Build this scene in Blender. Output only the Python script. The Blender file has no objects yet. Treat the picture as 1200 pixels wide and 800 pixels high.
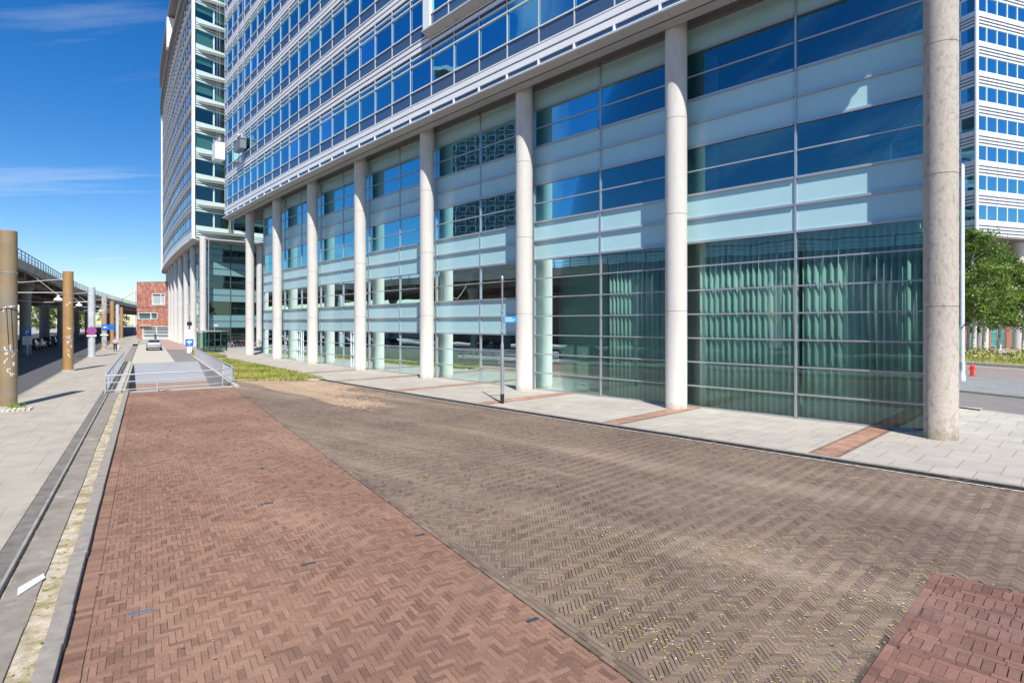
import bpy, bmesh, math, random
import numpy as np
from mathutils import Vector, Matrix
random.seed(7); RNG = np.random.default_rng(11)
SC = bpy.context.scene
R = math.radians
# ------------------------------------------------------------------ camera
EYE = 3.6
cam_data = bpy.data.cameras.new('camera'); cam = bpy.data.objects.new('camera', cam_data)
SC.collection.objects.link(cam); SC.camera = cam
cam.location = (0, 0, EYE); cam.rotation_euler = (R(90), 0, 0)
cam_data.sensor_width = 36; cam_data.lens = 678 / 1200 * 36; cam_data.shift_y = -0.0173
cam_data.clip_start = 0.1; cam_data.clip_end = 6000
# ------------------------------------------------------------------ light
SUN_EL, SUN_AZ = 51.0, 166.0          # azimuth clockwise from +Y
world = bpy.data.worlds.new('World'); SC.world = world; world.use_nodes = True
nt = world.node_tree; nt.nodes.clear()
sky = nt.nodes.new('ShaderNodeTexSky'); sky.sky_type = 'NISHITA'; sky.sun_disc = False
sky.sun_elevation = R(SUN_EL); sky.sun_rotation = R(SUN_AZ)
sky.air_density = 1.0; sky.dust_density = 0.25; sky.ozone_density = 4.0; sky.altitude = 0
bgn = nt.nodes.new('ShaderNodeBackground'); bgn.inputs[1].default_value = 0.112
wo = nt.nodes.new('ShaderNodeOutputWorld')
tc = nt.nodes.new('ShaderNodeTexCoord')
sx = nt.nodes.new('ShaderNodeSeparateXYZ'); nt.links.new(tc.outputs['Generated'], sx.inputs[0])
def wmath(op, a, b=None, c=None):
    n = nt.nodes.new('ShaderNodeMath'); n.operation = op
    for i, v in enumerate((a, b, c)):
        if v is None: continue
        if isinstance(v, (int, float)): n.inputs[i].default_value = v
        else: nt.links.new(v, n.inputs[i])
    return n.outputs[0]
zz = wmath('ADD', wmath('MAXIMUM', sx.outputs[2], 0.0), 0.07)
cx_ = wmath('DIVIDE', sx.outputs[0], zz); cy_ = wmath('DIVIDE', sx.outputs[1], zz)
cmb = nt.nodes.new('ShaderNodeCombineXYZ')
nt.links.new(wmath('MULTIPLY', cx_, 0.22), cmb.inputs[0]); nt.links.new(wmath('MULTIPLY', cy_, 1.0), cmb.inputs[1])
cmb.inputs[2].default_value = 7.9
ns = nt.nodes.new('ShaderNodeTexNoise'); nt.links.new(cmb.outputs[0], ns.inputs['Vector'])
ns.inputs['Scale'].default_value = 0.9; ns.inputs['Detail'].default_value = 7; ns.inputs['Roughness'].default_value = 0.58; ns.inputs['Distortion'].default_value = 0.5
mr = nt.nodes.new('ShaderNodeMapRange'); nt.links.new(ns.outputs['Fac'], mr.inputs[0])
mr.inputs[1].default_value = 0.555; mr.inputs[2].default_value = 0.80; mr.inputs[3].default_value = 0; mr.inputs[4].default_value = 0.6
mxw = nt.nodes.new('ShaderNodeMix'); mxw.data_type = 'RGBA'
nt.links.new(mr.outputs[0], mxw.inputs['Factor'])
hs = nt.nodes.new('ShaderNodeHueSaturation'); hs.inputs['Saturation'].default_value = 1.38; hs.inputs['Hue'].default_value = 0.508
nt.links.new(sky.outputs[0], hs.inputs['Color'])
nt.links.new(hs.outputs[0], mxw.inputs['A']); mxw.inputs['B'].default_value = (7.4, 7.7, 8.1, 1)
nt.links.new(mxw.outputs['Result'], bgn.inputs[0]); nt.links.new(bgn.outputs[0], wo.inputs[0])
sun_d = bpy.data.lights.new('sun', 'SUN'); sun_d.energy = 4.9; sun_d.angle = R(0.53); sun_d.color = (1.0, 0.96, 0.89)
sun = bpy.data.objects.new('sun', sun_d); SC.collection.objects.link(sun)
sdir = Vector((math.sin(R(SUN_AZ)) * math.cos(R(SUN_EL)), math.cos(R(SUN_AZ)) * math.cos(R(SUN_EL)), math.sin(R(SUN_EL))))
sun.rotation_euler = sdir.to_track_quat('Z', 'Y').to_euler(); sun.location = (20, -20, 60)
SC.view_settings.view_transform = 'Standard'; SC.view_settings.look = 'None'
SC.view_settings.exposure = 0.36; SC.view_settings.gamma = 1
SC.render.engine = 'CYCLES'
SC.cycles.max_bounces = 8; SC.cycles.transparent_max_bounces = 16
SC.cycles.glossy_bounces = 4; SC.cycles.diffuse_bounces = 3

# ------------------------------------------------------------------ materials
MATS = {}
def mat(name, col, rough=0.8, metal=0.0, var=0.0, scale=3.0, bump=0.0, bscale=None, spec=0.5, col2=None, c2=(0.5, 0.7), dscale=1.0, stretch=None):
    if name in MATS: return MATS[name]
    m = bpy.data.materials.new(name); m.use_nodes = True; t = m.node_tree; b = t.nodes['Principled BSDF']
    b.inputs['Roughness'].default_value = rough; b.inputs['Metallic'].default_value = metal
    b.inputs['Specular IOR Level'].default_value = spec
    b.inputs['Base Color'].default_value = (*col, 1)
    g = t.nodes.new('ShaderNodeTexCoord'); vec = g.outputs['Object']
    if stretch:
        mp = t.nodes.new('ShaderNodeMapping'); mp.inputs['Scale'].default_value = stretch; t.links.new(vec, mp.inputs[0]); vec = mp.outputs[0]
    last = None
    if var or col2:
        n = t.nodes.new('ShaderNodeTexNoise'); n.inputs['Scale'].default_value = scale; n.inputs['Detail'].default_value = 6; n.inputs['Roughness'].default_value = 0.6
        t.links.new(vec, n.inputs['Vector'])
        r = t.nodes.new('ShaderNodeMapRange'); t.links.new(n.outputs['Fac'], r.inputs[0])
        r.inputs[1].default_value = 0.3; r.inputs[2].default_value = 0.7; r.inputs[3].default_value = 1 - var; r.inputs[4].default_value = 1 + var
        mu = t.nodes.new('ShaderNodeVectorMath'); mu.operation = 'SCALE'; mu.inputs[0].default_value = col; t.links.new(r.outputs[0], mu.inputs['Scale'])
        last = mu.outputs[0]
        if col2:
            n2 = t.nodes.new('ShaderNodeTexNoise'); n2.inputs['Scale'].default_value = scale * 0.45 * dscale; n2.inputs['Detail'].default_value = 8; n2.inputs['Roughness'].default_value = 0.65
            t.links.new(vec, n2.inputs['Vector'])
            r2 = t.nodes.new('ShaderNodeMapRange'); t.links.new(n2.outputs['Fac'], r2.inputs[0]); r2.inputs[1].default_value = c2[0]; r2.inputs[2].default_value = c2[1]
            mx = t.nodes.new('ShaderNodeMix'); mx.data_type = 'RGBA'; t.links.new(r2.outputs[0], mx.inputs['Factor']); t.links.new(last, mx.inputs['A']); mx.inputs['B'].default_value = (*col2, 1)
            last = mx.outputs['Result']
        t.links.new(last, b.inputs['Base Color'])
    if bump:
        n3 = t.nodes.new('ShaderNodeTexNoise'); n3.inputs['Scale'].default_value = bscale or scale * 8; n3.inputs['Detail'].default_value = 5; t.links.new(vec, n3.inputs['Vector'])
        bp = t.nodes.new('ShaderNodeBump'); bp.inputs['Strength'].default_value = bump; bp.inputs['Distance'].default_value = 0.02
        t.links.new(n3.outputs['Fac'], bp.inputs['Height']); t.links.new(bp.outputs[0], b.inputs['Normal'])
    MATS[name] = m; return m
def glass(name, tint, base=0.25, gtint=(1, 1, 1), wav=0.0):
    m = bpy.data.materials.new(name); m.use_nodes = True; t = m.node_tree; t.nodes.clear()
    o = t.nodes.new('ShaderNodeOutputMaterial'); tr = t.nodes.new('ShaderNodeBsdfTransparent'); gl = t.nodes.new('ShaderNodeBsdfGlossy')
    tr.inputs[0].default_value = (*tint, 1); gl.inputs['Color'].default_value = (*gtint, 1); gl.inputs['Roughness'].default_value = 0.0
    lw = t.nodes.new('ShaderNodeFresnel'); lw.inputs['IOR'].default_value = 1.5
    mr = t.nodes.new('ShaderNodeMapRange'); t.links.new(lw.outputs[0], mr.inputs[0]); mr.inputs[1].default_value = 0.0; mr.inputs[2].default_value = 1.0; mr.inputs[3].default_value = base; mr.inputs[4].default_value = 1.0
    mx = t.nodes.new('ShaderNodeMixShader'); t.links.new(mr.outputs[0], mx.inputs[0]); t.links.new(tr.outputs[0], mx.inputs[1]); t.links.new(gl.outputs[0], mx.inputs[2])
    if wav:
        g = t.nodes.new('ShaderNodeTexCoord'); n = t.nodes.new('ShaderNodeTexNoise'); n.inputs['Scale'].default_value = 0.5; n.inputs['Detail'].default_value = 1
        t.links.new(g.outputs['Object'], n.inputs['Vector']); bp = t.nodes.new('ShaderNodeBump'); bp.inputs['Strength'].default_value = wav; bp.inputs['Distance'].default_value = 0.1
        t.links.new(n.outputs['Fac'], bp.inputs['Height']); t.links.new(bp.outputs[0], gl.inputs['Normal'])
    t.links.new(mx.outputs[0], o.inputs[0]); MATS[name] = m; return m
G_LOW = glass('green_tinted_glass', (0.47, 0.69, 0.65), 0.085, (0.70, 0.92, 0.92), 0.05)
G_MID = glass('blue_coated_glass', (0.20, 0.44, 0.46), 0.30, (0.24, 0.58, 0.70), 0.025)
G_UP = glass('blue_office_glass', (0.24, 0.50, 0.60), 0.36, (0.27, 0.60, 0.72), 0.10)
G_DARK = glass('dark_green_glass', (0.30, 0.50, 0.42), 0.10, (0.7, 0.95, 0.9), 0.05)
G_UPS = [G_UP] * 6 + [glass('blue_office_glass_teal', (0.30, 0.62, 0.60), 0.32, (0.30, 0.70, 0.80), 0.12), glass('blue_office_glass_deep', (0.15, 0.35, 0.5), 0.36, (0.22, 0.52, 0.68), 0.06), glass('blue_office_glass_pale', (0.30, 0.55, 0.62), 0.50, (0.40, 0.72, 0.95), 0.10)]
SPG = mat('slate_blue_spandrel_glass', (0.055, 0.105, 0.19), 0.10, spec=0.8, var=0.08, scale=0.3)
CONC = mat('pale_concrete', (0.64, 0.605, 0.55), 0.85, var=0.07, scale=1.6, bump=0.2, bscale=30, col2=(0.46, 0.42, 0.36), c2=(0.50, 0.80), dscale=2.2, stretch=(1, 1, 0.22))
CONC_R = mat('weathered_concrete', (0.50, 0.44, 0.37), 0.9, var=0.12, scale=16.0, bump=0.5, bscale=60, col2=(0.24, 0.21, 0.17), c2=(0.50, 0.78), dscale=1.0, stretch=(1, 1, 0.55))
WHITE = mat('white_aluminium', (0.83, 0.83, 0.82), 0.4, var=0.04, scale=0.6)
WHITE_G = mat('white_green_enamel_panel', (0.62, 0.76, 0.71), 0.3, var=0.04, scale=0.6)
ALU = mat('brushed_aluminium', (0.50, 0.50, 0.53), 0.35, 0.5)
ALU_D = mat('shadow_gap_metal', (0.10, 0.10, 0.13), 0.5, 0.3)
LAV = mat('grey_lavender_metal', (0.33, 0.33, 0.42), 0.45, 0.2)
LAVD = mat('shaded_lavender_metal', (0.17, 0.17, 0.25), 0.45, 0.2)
MULL = mat('pale_grey_mullion', (0.62, 0.63, 0.66), 0.4, 0.1)
SOFF = mat('soffit_metal_panel', (0.42, 0.40, 0.385), 0.5, 0.15, var=0.06, scale=0.4)
PANEL = mat('frosted_aqua_panel', (0.44, 0.68, 0.70), 0.20, var=0.05, scale=0.35, spec=0.7, bump=0.03, bscale=1.5)
BLACK = mat('black_rubber', (0.02, 0.02, 0.022), 0.6)
INT_W = mat('interior_wall', (0.22, 0.25, 0.22), 0.9, var=0.15, scale=0.4)
INT_F = mat('interior_floor', (0.20, 0.21, 0.19), 0.9)
BLIND = mat('pale_window_blind', (0.60, 0.66, 0.62), 0.9, var=0.05)
CURT = mat('pale_curtain_cloth', (0.72, 0.74, 0.70), 0.9, var=0.08, scale=0.8)
STEEL = mat('galvanised_steel', (0.48, 0.50, 0.53), 0.4, 0.6, var=0.1, scale=4)
PAINTW = mat('white_paint', (0.8, 0.8, 0.79), 0.5, var=0.05)
ASPH = mat('asphalt', (0.085, 0.085, 0.095), 0.9, var=0.15, scale=2.5, bump=0.5, bscale=90, col2=(0.14, 0.135, 0.13), c2=(0.5, 0.75))
ASPHL = mat('light_worn_asphalt', (0.26, 0.26, 0.27), 0.9, var=0.1, scale=0.8, bump=0.3, bscale=80, col2=(0.36, 0.36, 0.36), c2=(0.52, 0.7))
DSAND = mat('dry_sand', (0.50, 0.43, 0.33), 0.95, var=0.3, scale=7, bump=0.9, bscale=50, col2=(0.30, 0.245, 0.12), c2=(0.46, 0.60), dscale=.8)
GRAN = mat('grey_kerb_stone', (0.29, 0.262, 0.228), 0.85, var=0.18, scale=6, bump=0.4, bscale=70)
SLABD = mat('worn_grey_slab', (0.255, 0.222, 0.188), 0.9, var=0.2, scale=3, bump=0.5, bscale=50, col2=(0.38, 0.35, 0.31), c2=(0.55, 0.72))
def slab_mat(name, col, w, l, rot, joint, var=0.10):
    """large concrete slabs with thin joints, laid in a given direction"""
    m = mat(name, col, 0.85, var=var, scale=1.3, bump=0.25, bscale=60, col2=tuple(c * 0.82 for c in col), c2=(0.5, 0.75)); t = m.node_tree; b = t.nodes['Principled BSDF']
    prev = b.inputs['Base Color'].links[0].from_socket
    g = t.nodes.new('ShaderNodeTexCoord'); mp = t.nodes.new('ShaderNodeMapping'); mp.inputs['Rotation'].default_value = (0, 0, rot); t.links.new(g.outputs['Object'], mp.inputs[0])
    bt = t.nodes.new('ShaderNodeTexBrick'); t.links.new(mp.outputs[0], bt.inputs['Vector'])
    bt.inputs['Scale'].default_value = 1; bt.inputs['Mortar Size'].default_value = joint; bt.inputs['Brick Width'].default_value = w; bt.inputs['Row Height'].default_value = l
    bt.offset = 0.5; bt.inputs['Color1'].default_value = (0.95, 0.95, 0.95, 1); bt.inputs['Color2'].default_value = (1.04, 1.035, 1.02, 1); bt.inputs['Mortar'].default_value = (0.60, 0.52, 0.42, 1)
    bt.inputs['Mortar Smooth'].default_value = 0.2
    mu = t.nodes.new('ShaderNodeVectorMath'); mu.operation = 'MULTIPLY'; t.links.new(prev, mu.inputs[0]); t.links.new(bt.outputs['Color'], mu.inputs[1]); t.links.new(mu.outputs[0], b.inputs['Base Color'])
    return m
ST_AZ = -32.3
PAVE_R = slab_mat('pale_concrete_paving', (0.43, 0.39, 0.335), 0.83, 1.25, R(-44.4 - 90), 0.012)
PAVE_L = slab_mat('grey_concrete_pavement', (0.40, 0.362, 0.31), 0.9, 2.9, R(-32.3 ), 0.006, 0.12)
PAVE_F = slab_mat('far_paving', (0.40, 0.37, 0.33), 0.6, 0.6, R(-32.3), 0.01)
PLAZA = mat('forecourt_beige_paving', (0.46, 0.40, 0.33), 0.9, var=0.14, scale=0.7, bump=0.3, bscale=40)
def brickmat(name, c1, c2, wash):
    m = bpy.data.materials.new(name); m.use_nodes = True; t = m.node_tree; b = t.nodes['Principled BSDF']; b.inputs['Roughness'].default_value = 0.86
    at = t.nodes.new('ShaderNodeAttribute'); at.attribute_name = 'rnd'
    cr = t.nodes.new('ShaderNodeValToRGB'); cr.color_ramp.elements[0].color = (*c1, 1); cr.color_ramp.elements[1].color = (*c2, 1)
    e = cr.color_ramp.elements.new(0.12); e.color = (*[v * 0.88 for v in c1], 1)
    cr.color_ramp.elements[0].color = (*[v * 0.74 for v in c1], 1)
    e2 = cr.color_ramp.elements.new(0.3); e2.color = (*c1, 1)
    t.links.new(at.outputs['Fac'], cr.inputs[0])
    g = t.nodes.new('ShaderNodeTexCoord'); n = t.nodes.new('ShaderNodeTexNoise'); n.inputs['Scale'].default_value = 45; n.inputs['Detail'].default_value = 6; t.links.new(g.outputs['Object'], n.inputs['Vector'])
    r = t.nodes.new('ShaderNodeMapRange'); t.links.new(n.outputs['Fac'], r.inputs[0]); r.inputs[1].default_value = 0.3; r.inputs[2].default_value = 0.7; r.inputs[3].default_value = 0.80; r.inputs[4].default_value = 1.2
    mu = t.nodes.new('ShaderNodeVectorMath'); mu.operation = 'SCALE'; t.links.new(cr.outputs[0], mu.inputs[0]); t.links.new(r.outputs[0], mu.inputs['Scale'])
    # dusty wear in long streaks along the driving line, and dirt patches
    mp = t.nodes.new('ShaderNodeMapping'); mp.inputs['Rotation'].default_value = (0, 0, R(-48)); t.links.new(g.outputs['Object'], mp.inputs[0])
    mp2 = t.nodes.new('ShaderNodeMapping'); mp2.inputs['Scale'].default_value = (0.62, 0.05, 1); t.links.new(mp.outputs[0], mp2.inputs[0])
    n2 = t.nodes.new('ShaderNodeTexNoise'); n2.inputs['Scale'].default_value = 1.0; n2.inputs['Detail'].default_value = 5; n2.inputs['Roughness'].default_value = 0.6; n2.inputs['Distortion'].default_value = 0.3; t.links.new(mp2.outputs[0], n2.inputs['Vector'])
    r2 = t.nodes.new('ShaderNodeMapRange'); t.links.new(n2.outputs['Fac'], r2.inputs[0]); r2.inputs[1].default_value = 0.50; r2.inputs[2].default_value = 0.72; r2.inputs[3].default_value = 0.0; r2.inputs[4].default_value = 0.42
    mx = t.nodes.new('ShaderNodeMix'); mx.data_type = 'RGBA'; t.links.new(r2.outputs[0], mx.inputs['Factor']); t.links.new(mu.outputs[0], mx.inputs['A']); mx.inputs['B'].default_value = (*wash, 1)
    n4 = t.nodes.new('ShaderNodeTexNoise'); n4.inputs['Scale'].default_value = 0.35; n4.inputs['Detail'].default_value = 7; t.links.new(g.outputs['Object'], n4.inputs['Vector'])
    r4 = t.nodes.new('ShaderNodeMapRange'); t.links.new(n4.outputs['Fac'], r4.inputs[0]); r4.inputs[1].default_value = 0.3; r4.inputs[2].default_value = 0.7; r4.inputs[3].default_value = 0.80; r4.inputs[4].default_value = 1.18
    mu4 = t.nodes.new('ShaderNodeVectorMath'); mu4.operation = 'SCALE'; t.links.new(mx.outputs['Result'], mu4.inputs[0]); t.links.new(r4.outputs[0], mu4.inputs['Scale'])
    t.links.new(mu4.outputs[0], b.inputs['Base Color'])
    n3 = t.nodes.new('ShaderNodeTexNoise'); n3.inputs['Scale'].default_value = 120; n3.inputs['Detail'].default_value = 4; t.links.new(g.outputs['Object'], n3.inputs['Vector'])
    bp = t.nodes.new('ShaderNodeBump'); bp.inputs['Strength'].default_value = 0.35; bp.inputs['Distance'].default_value = 0.006; t.links.new(n3.outputs['Fac'], bp.inputs['Height']); t.links.new(bp.outputs[0], b.inputs['Normal'])
    MATS[name] = m; return m
B_RED = brickmat('worn_red_clay_brick', (0.222, 0.122, 0.083), (0.290, 0.166, 0.112), (0.40, 0.26, 0.18))
B_DARK = brickmat('brown_clay_brick', (0.172, 0.122, 0.089), (0.232, 0.167, 0.122), (0.44, 0.34, 0.25))
B_TAN = brickmat('sun_bleached_brick', (0.36, 0.24, 0.15), (0.47, 0.33, 0.21), (0.55, 0.43, 0.31))
B_PATCH = brickmat('maroon_paver', (0.185, 0.092, 0.070), (0.25, 0.128, 0.094), (0.32, 0.21, 0.17))
B_STRIP = brickmat('orange_brick_strip', (0.40, 0.21, 0.14), (0.52, 0.31, 0.21), (0.55, 0.40, 0.30))
MORT = mat('sandy_joint_fill', (0.085, 0.065, 0.05), 0.95, var=0.3, scale=6, col2=(0.22, 0.18, 0.12), c2=(0.55, 0.72))

def base_dirt(m, h, col, amt):
    t = m.node_tree; b = t.nodes['Principled BSDF']; prev = b.inputs['Base Color'].links[0].from_socket
    g = t.nodes.new('ShaderNodeTexCoord'); sp = t.nodes.new('ShaderNodeSeparateXYZ'); t.links.new(g.outputs['Object'], sp.inputs[0])
    n = t.nodes.new('ShaderNodeTexNoise'); n.inputs['Scale'].default_value = 6; n.inputs['Detail'].default_value = 6; t.links.new(g.outputs['Object'], n.inputs['Vector'])
    a = t.nodes.new('ShaderNodeMath'); a.operation = 'MULTIPLY_ADD'; t.links.new(n.outputs['Fac'], a.inputs[0]); a.inputs[1].default_value = -h * 2.2; t.links.new(sp.outputs[2], a.inputs[2])
    r = t.nodes.new('ShaderNodeMapRange'); t.links.new(a.outputs[0], r.inputs[0]); r.inputs[1].default_value = -h * 1.25; r.inputs[2].default_value = -h * .2; r.inputs[3].default_value = amt; r.inputs[4].default_value = 0
    mx = t.nodes.new('ShaderNodeMix'); mx.data_type = 'RGBA'; t.links.new(r.outputs[0], mx.inputs['Factor']); t.links.new(prev, mx.inputs['A']); mx.inputs['B'].default_value = (*col, 1); t.links.new(mx.outputs['Result'], b.inputs['Base Color'])
base_dirt(CONC, .35, (.36, .29, .20), .8); base_dirt(CONC_R, .7, (.24, .20, .13), .85)
# ------------------------------------------------------------------ object helpers
COL = SC.collection
def tag(o, label=None, cat=None, group=None, kind=None):
    if label: o['label'] = label
    if cat: o['category'] = cat
    if group: o['group'] = group
    if kind: o['kind'] = kind
    return o
def empty(name, loc=(0, 0, 0), rz=0, **k):
    o = bpy.data.objects.new(name, None); COL.objects.link(o); o.location = loc; o.rotation_euler = (0, 0, rz); o.empty_display_size = 0.3
    bpy.context.view_layer.update(); return tag(o, **k)
def adopt(ch, par):
    ch.parent = par
    w = Matrix.Identity(4); q = par
    while q is not None:
        w = (Matrix.Translation(q.location) @ q.rotation_euler.to_matrix().to_4x4()) if q.parent is None else w
        q = q.parent
    if par.parent is None: ch.matrix_parent_inverse = w.inverted()
class MB:
    def __init__(s): s.v = []; s.f = []; s.m = []; s.mats = []
    def mi(s, m):
        if m not in s.mats: s.mats.append(m)
        return s.mats.index(m)
    def poly(s, pts, m):
        i = len(s.v); s.v += [tuple(p) for p in pts]; s.f.append(tuple(range(i, i + len(pts)))); s.m.append(s.mi(m))
    def hexa(s, p, m):   # p: 8 pts, bottom 4 (ccw) then top 4
        i = len(s.v); s.v += [tuple(q) for q in p]; k = s.mi(m)
        for f in ((3, 2, 1, 0), (4, 5, 6, 7), (0, 1, 5, 4), (1, 2, 6, 5), (2, 3, 7, 6), (3, 0, 4, 7)):
            s.f.append(tuple(i + a for a in f)); s.m.append(k)
    def box(s, c, d, m, rz=0, rot=None):
        M = rot if rot is not None else Matrix.Rotation(rz, 3, 'Z'); c = Vector(c); x, y, z = d[0] / 2, d[1] / 2, d[2] / 2
        s.hexa([c + M @ Vector(q) for q in ((-x, -y, -z), (x, -y, -z), (x, y, -z), (-x, y, -z), (-x, -y, z), (x, -y, z), (x, y, z), (-x, y, z))], m)
    def ring(s, rings, m, cap0=True, cap1=True, closed=True):
        i = len(s.v); n = len(rings[0]); k = s.mi(m)
        for r in rings: s.v += [tuple(q) for q in r]
        for a in range(len(rings) - 1):
            for b in range(n if closed else n - 1):
                c = (b + 1) % n; s.f.append((i + a * n + b, i + a * n + c, i + (a + 1) * n + c, i + (a + 1) * n + b)); s.m.append(k)
        if cap0: s.f.append(tuple(i + q for q in range(n - 1, -1, -1))); s.m.append(k)
        if cap1: s.f.append(tuple(i + (len(rings) - 1) * n + q for q in range(n))); s.m.append(k)
    def cyl(s, a, b, r0, r1, m, n=12, cap=True):
        a = Vector(a); b = Vector(b); d = (b - a).normalized(); u = d.orthogonal().normalized(); w = d.cross(u)
        rr = []
        for p, r in ((a, r0), (b, r1)): rr.append([p + (u * math.cos(2 * math.pi * k / n) + w * math.sin(2 * math.pi * k / n)) * r for k in range(n)])
        s.ring(rr, m, cap, cap)
    def tube(s, pts, r, m, n=8):
        pts = [Vector(p) for p in pts]; rr = []
        for i, p in enumerate(pts):
            d = (pts[min(i + 1, len(pts) - 1)] - pts[max(i - 1, 0)]).normalized(); u = d.cross(Vector((0, 0, 1)))
            if u.length < 0.05: u = d.cross(Vector((0, 1, 0)))
            u.normalize(); w = d.cross(u); q = r[i] if isinstance(r, (list, tuple)) else r
            rr.append([p + (u * math.cos(2 * math.pi * k / n) + w * math.sin(2 * math.pi * k / n)) * q for k in range(n)])
        s.ring(rr, m)
    def lathe(s, c, prof, m, n=20):
        c = Vector(c); s.ring([[c + Vector((r * math.cos(2 * math.pi * k / n), r * math.sin(2 * math.pi * k / n), z)) for k in range(n)] for r, z in prof], m)
    def build(s, name, parent=None, smooth=False, bevel=0, **k):
        me = bpy.data.meshes.new(name); me.from_pydata(s.v, [], s.f)
        for m in s.mats: me.materials.append(m)
        me.polygons.foreach_set('material_index', s.m)
        if smooth:
            me.polygons.foreach_set('use_smooth', [True] * len(s.f)); me.update()
            bm = bmesh.new(); bm.from_mesh(me); bmesh.ops.remove_doubles(bm, verts=bm.verts, dist=1e-5); bmesh.ops.recalc_face_normals(bm, faces=bm.faces)
            for e in bm.edges:
                if len(e.link_faces) == 2 and e.calc_face_angle(0) > R(38): e.smooth = False
            bm.to_mesh(me); bm.free()
        me.update(); o = bpy.data.objects.new(name, me); COL.objects.link(o)
        if bevel:
            b = o.modifiers.new('edge', 'BEVEL'); b.width = bevel; b.segments = 2; b.limit_method = 'ANGLE'
        if parent is not None: adopt(o, parent)
        return tag(o, **k)
def copy_tree(o, parent=None):
    c = o.copy(); COL.objects.link(c)
    if parent is not None: c.parent = parent
    for ch in list(o.children): copy_tree(ch, c)
    return c
def place(proto, state, loc, rz, label):
    """first call moves the prototype itself, later ones copy it"""
    o = proto if not state.get(proto.name) else copy_tree(proto)
    state[proto.name] = True; o.location = loc; o.rotation_euler = (0, 0, rz); o['label'] = label
    return o
USED = {}
# street frame: u runs along the street (away), v to its right
SU = Vector((math.sin(R(ST_AZ)), math.cos(R(ST_AZ)), 0)); SV = Vector((math.cos(R(ST_AZ)), -math.sin(R(ST_AZ)), 0))
def S(u, v, z=0): return SU * u + SV * v + Vector((0, 0, z))
class Path:
    def __init__(s, nodes):
        s.P = [Vector((x, y, 0)) for x, y in nodes]; n = len(s.P); seg = [(s.P[i + 1] - s.P[i]).normalized() for i in range(n - 1)]; s.N = []
        for i in range(n):
            a = seg[max(i - 1, 0)]; b = seg[min(i, n - 2)]; d = (a + b).normalized(); s.N.append(Vector((-d.y, d.x, 0)))
        s.n = n - 1
    def pt(s, t, o, z=0):
        i = max(0, min(s.n - 1, int(math.floor(t)))); f = t - i
        A = s.P[i] + s.N[i] * o; B = s.P[i + 1] + s.N[i + 1] * o; p = A + (B - A) * f; p.z = z; return p
    def cuts(s, t0, t1): return [t0] + [k for k in range(int(math.floor(t0)) + 1, int(math.ceil(t1))) if t0 < k < t1] + [t1]
    skew = 0.0       # slant of the first end, per metre behind the glass
    def sweep(s, mb, t0, t1, prof, m, caps=True):      # prof: closed polygon of (o, z)
        mb.ring([[s.pt(max(t, t0 + s.skew * max(0, -.77 - o)) if t0 <= 0.001 else t, o, z) for o, z in prof] for t in s.cuts(t0, t1)], m, caps, caps)
    def bar(s, mb, t0, t1, o0, o1, z0, z1, m): s.sweep(mb, t0, t1, [(o0, z0), (o1, z0), (o1, z1), (o0, z1)], m)
    def sheet(s, mb, t0, t1, o, z0, z1, m):
        c = s.cuts(t0, t1)
        for a, b in zip(c[:-1], c[1:]): mb.poly([s.pt(a, o, z0), s.pt(b, o, z0), s.pt(b, o, z1), s.pt(a, o, z1)], m)
    def flat(s, mb, t0, t1, o0, o1, z, m):
        c = s.cuts(t0, t1)
        for a, b in zip(c[:-1], c[1:]): mb.poly([s.pt(a, o0, z), s.pt(b, o0, z), s.pt(b, o1, z), s.pt(a, o1, z)], m)
def px(p):
    if p.y < 0.5: return None
    return (600 + 678 * p.x / p.y, 379.2 - 678 * (p.z - EYE) / p.y)
MAIN = Path([(13.11, 17.69), (6.83, 24.09), (0.64, 30.58), (-5.47, 37.15), (-11.49, 43.79), (-17.42, 50.52), (-23.26, 57.32), (-29.17, 64.39)])
MAIN.skew = 0.045
FAR = Path([(-45.4, 85), (-50.8, 92.2), (-56.07, 99.6), (-61.3, 107), (-66.4, 114.4), (-71.5, 122), (-76.5, 129.5), (-81.3, 137), (-86, 144.6)])

# ------------------------------------------------------------------ ground
def GP(x, y, z=0):   # picture point on the ground
    Z = 678 * (EYE - z) / (y - 379.2); return Vector(((x - 600) / 678 * Z, Z, z))
g = MB()
US = [-900, -60, 35.9, 63, 2500]; VS = [-1800, -1.2, 4.2, 1800]
for i in range(4):
    for j in range(3):
        if i == 2 and j == 1: continue
        g.poly([S(US[i], VS[j], -0.03), S(US[i], VS[j + 1], -0.03), S(US[i + 1], VS[j + 1], -0.03), S(US[i + 1], VS[j], -0.03)], PAVE_F)
g.build('ground', kind='structure')
g = MB(); g.poly([S(-200, -11.2, -0.01), S(-200, -5.3, -0.01), S(420, -5.3, -0.01), S(420, -11.2, -0.01)], ASPH); g.build('road', kind='structure')
g = MB()
g.hexa([S(-60, -5.3, -.05), S(240, -5.3, -.05), S(240, -5.15, -.05), S(-60, -5.15, -.05), S(-60, -5.3, .105), S(240, -5.3, .105), S(240, -5.15, .105), S(-60, -5.15, .105)], GRAN)
g.build('roadside_kerb', kind='structure')
g = MB(); g.poly([S(-200, -34, -.012), S(-200, -11.25, -.012), S(300, -11.25, -.012), S(300, -34, -.012)], mat('dark_parking_asphalt', (.06, .06, .065), .9, var=.2, scale=1)); g.build('parking_ground', kind='structure')
g = MB(); g.poly([S(-60, -5.15, 0.10), S(-60, -1.9, 0.10), S(110, -1.9, 0.10), S(110, -5.15, 0.10)], PAVE_L)
g.poly([S(-60, -1.9, 0.10), S(-60, -1.9, -.03), S(110, -1.9, -.03), S(110, -1.9, .10)], PAVE_L)
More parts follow.
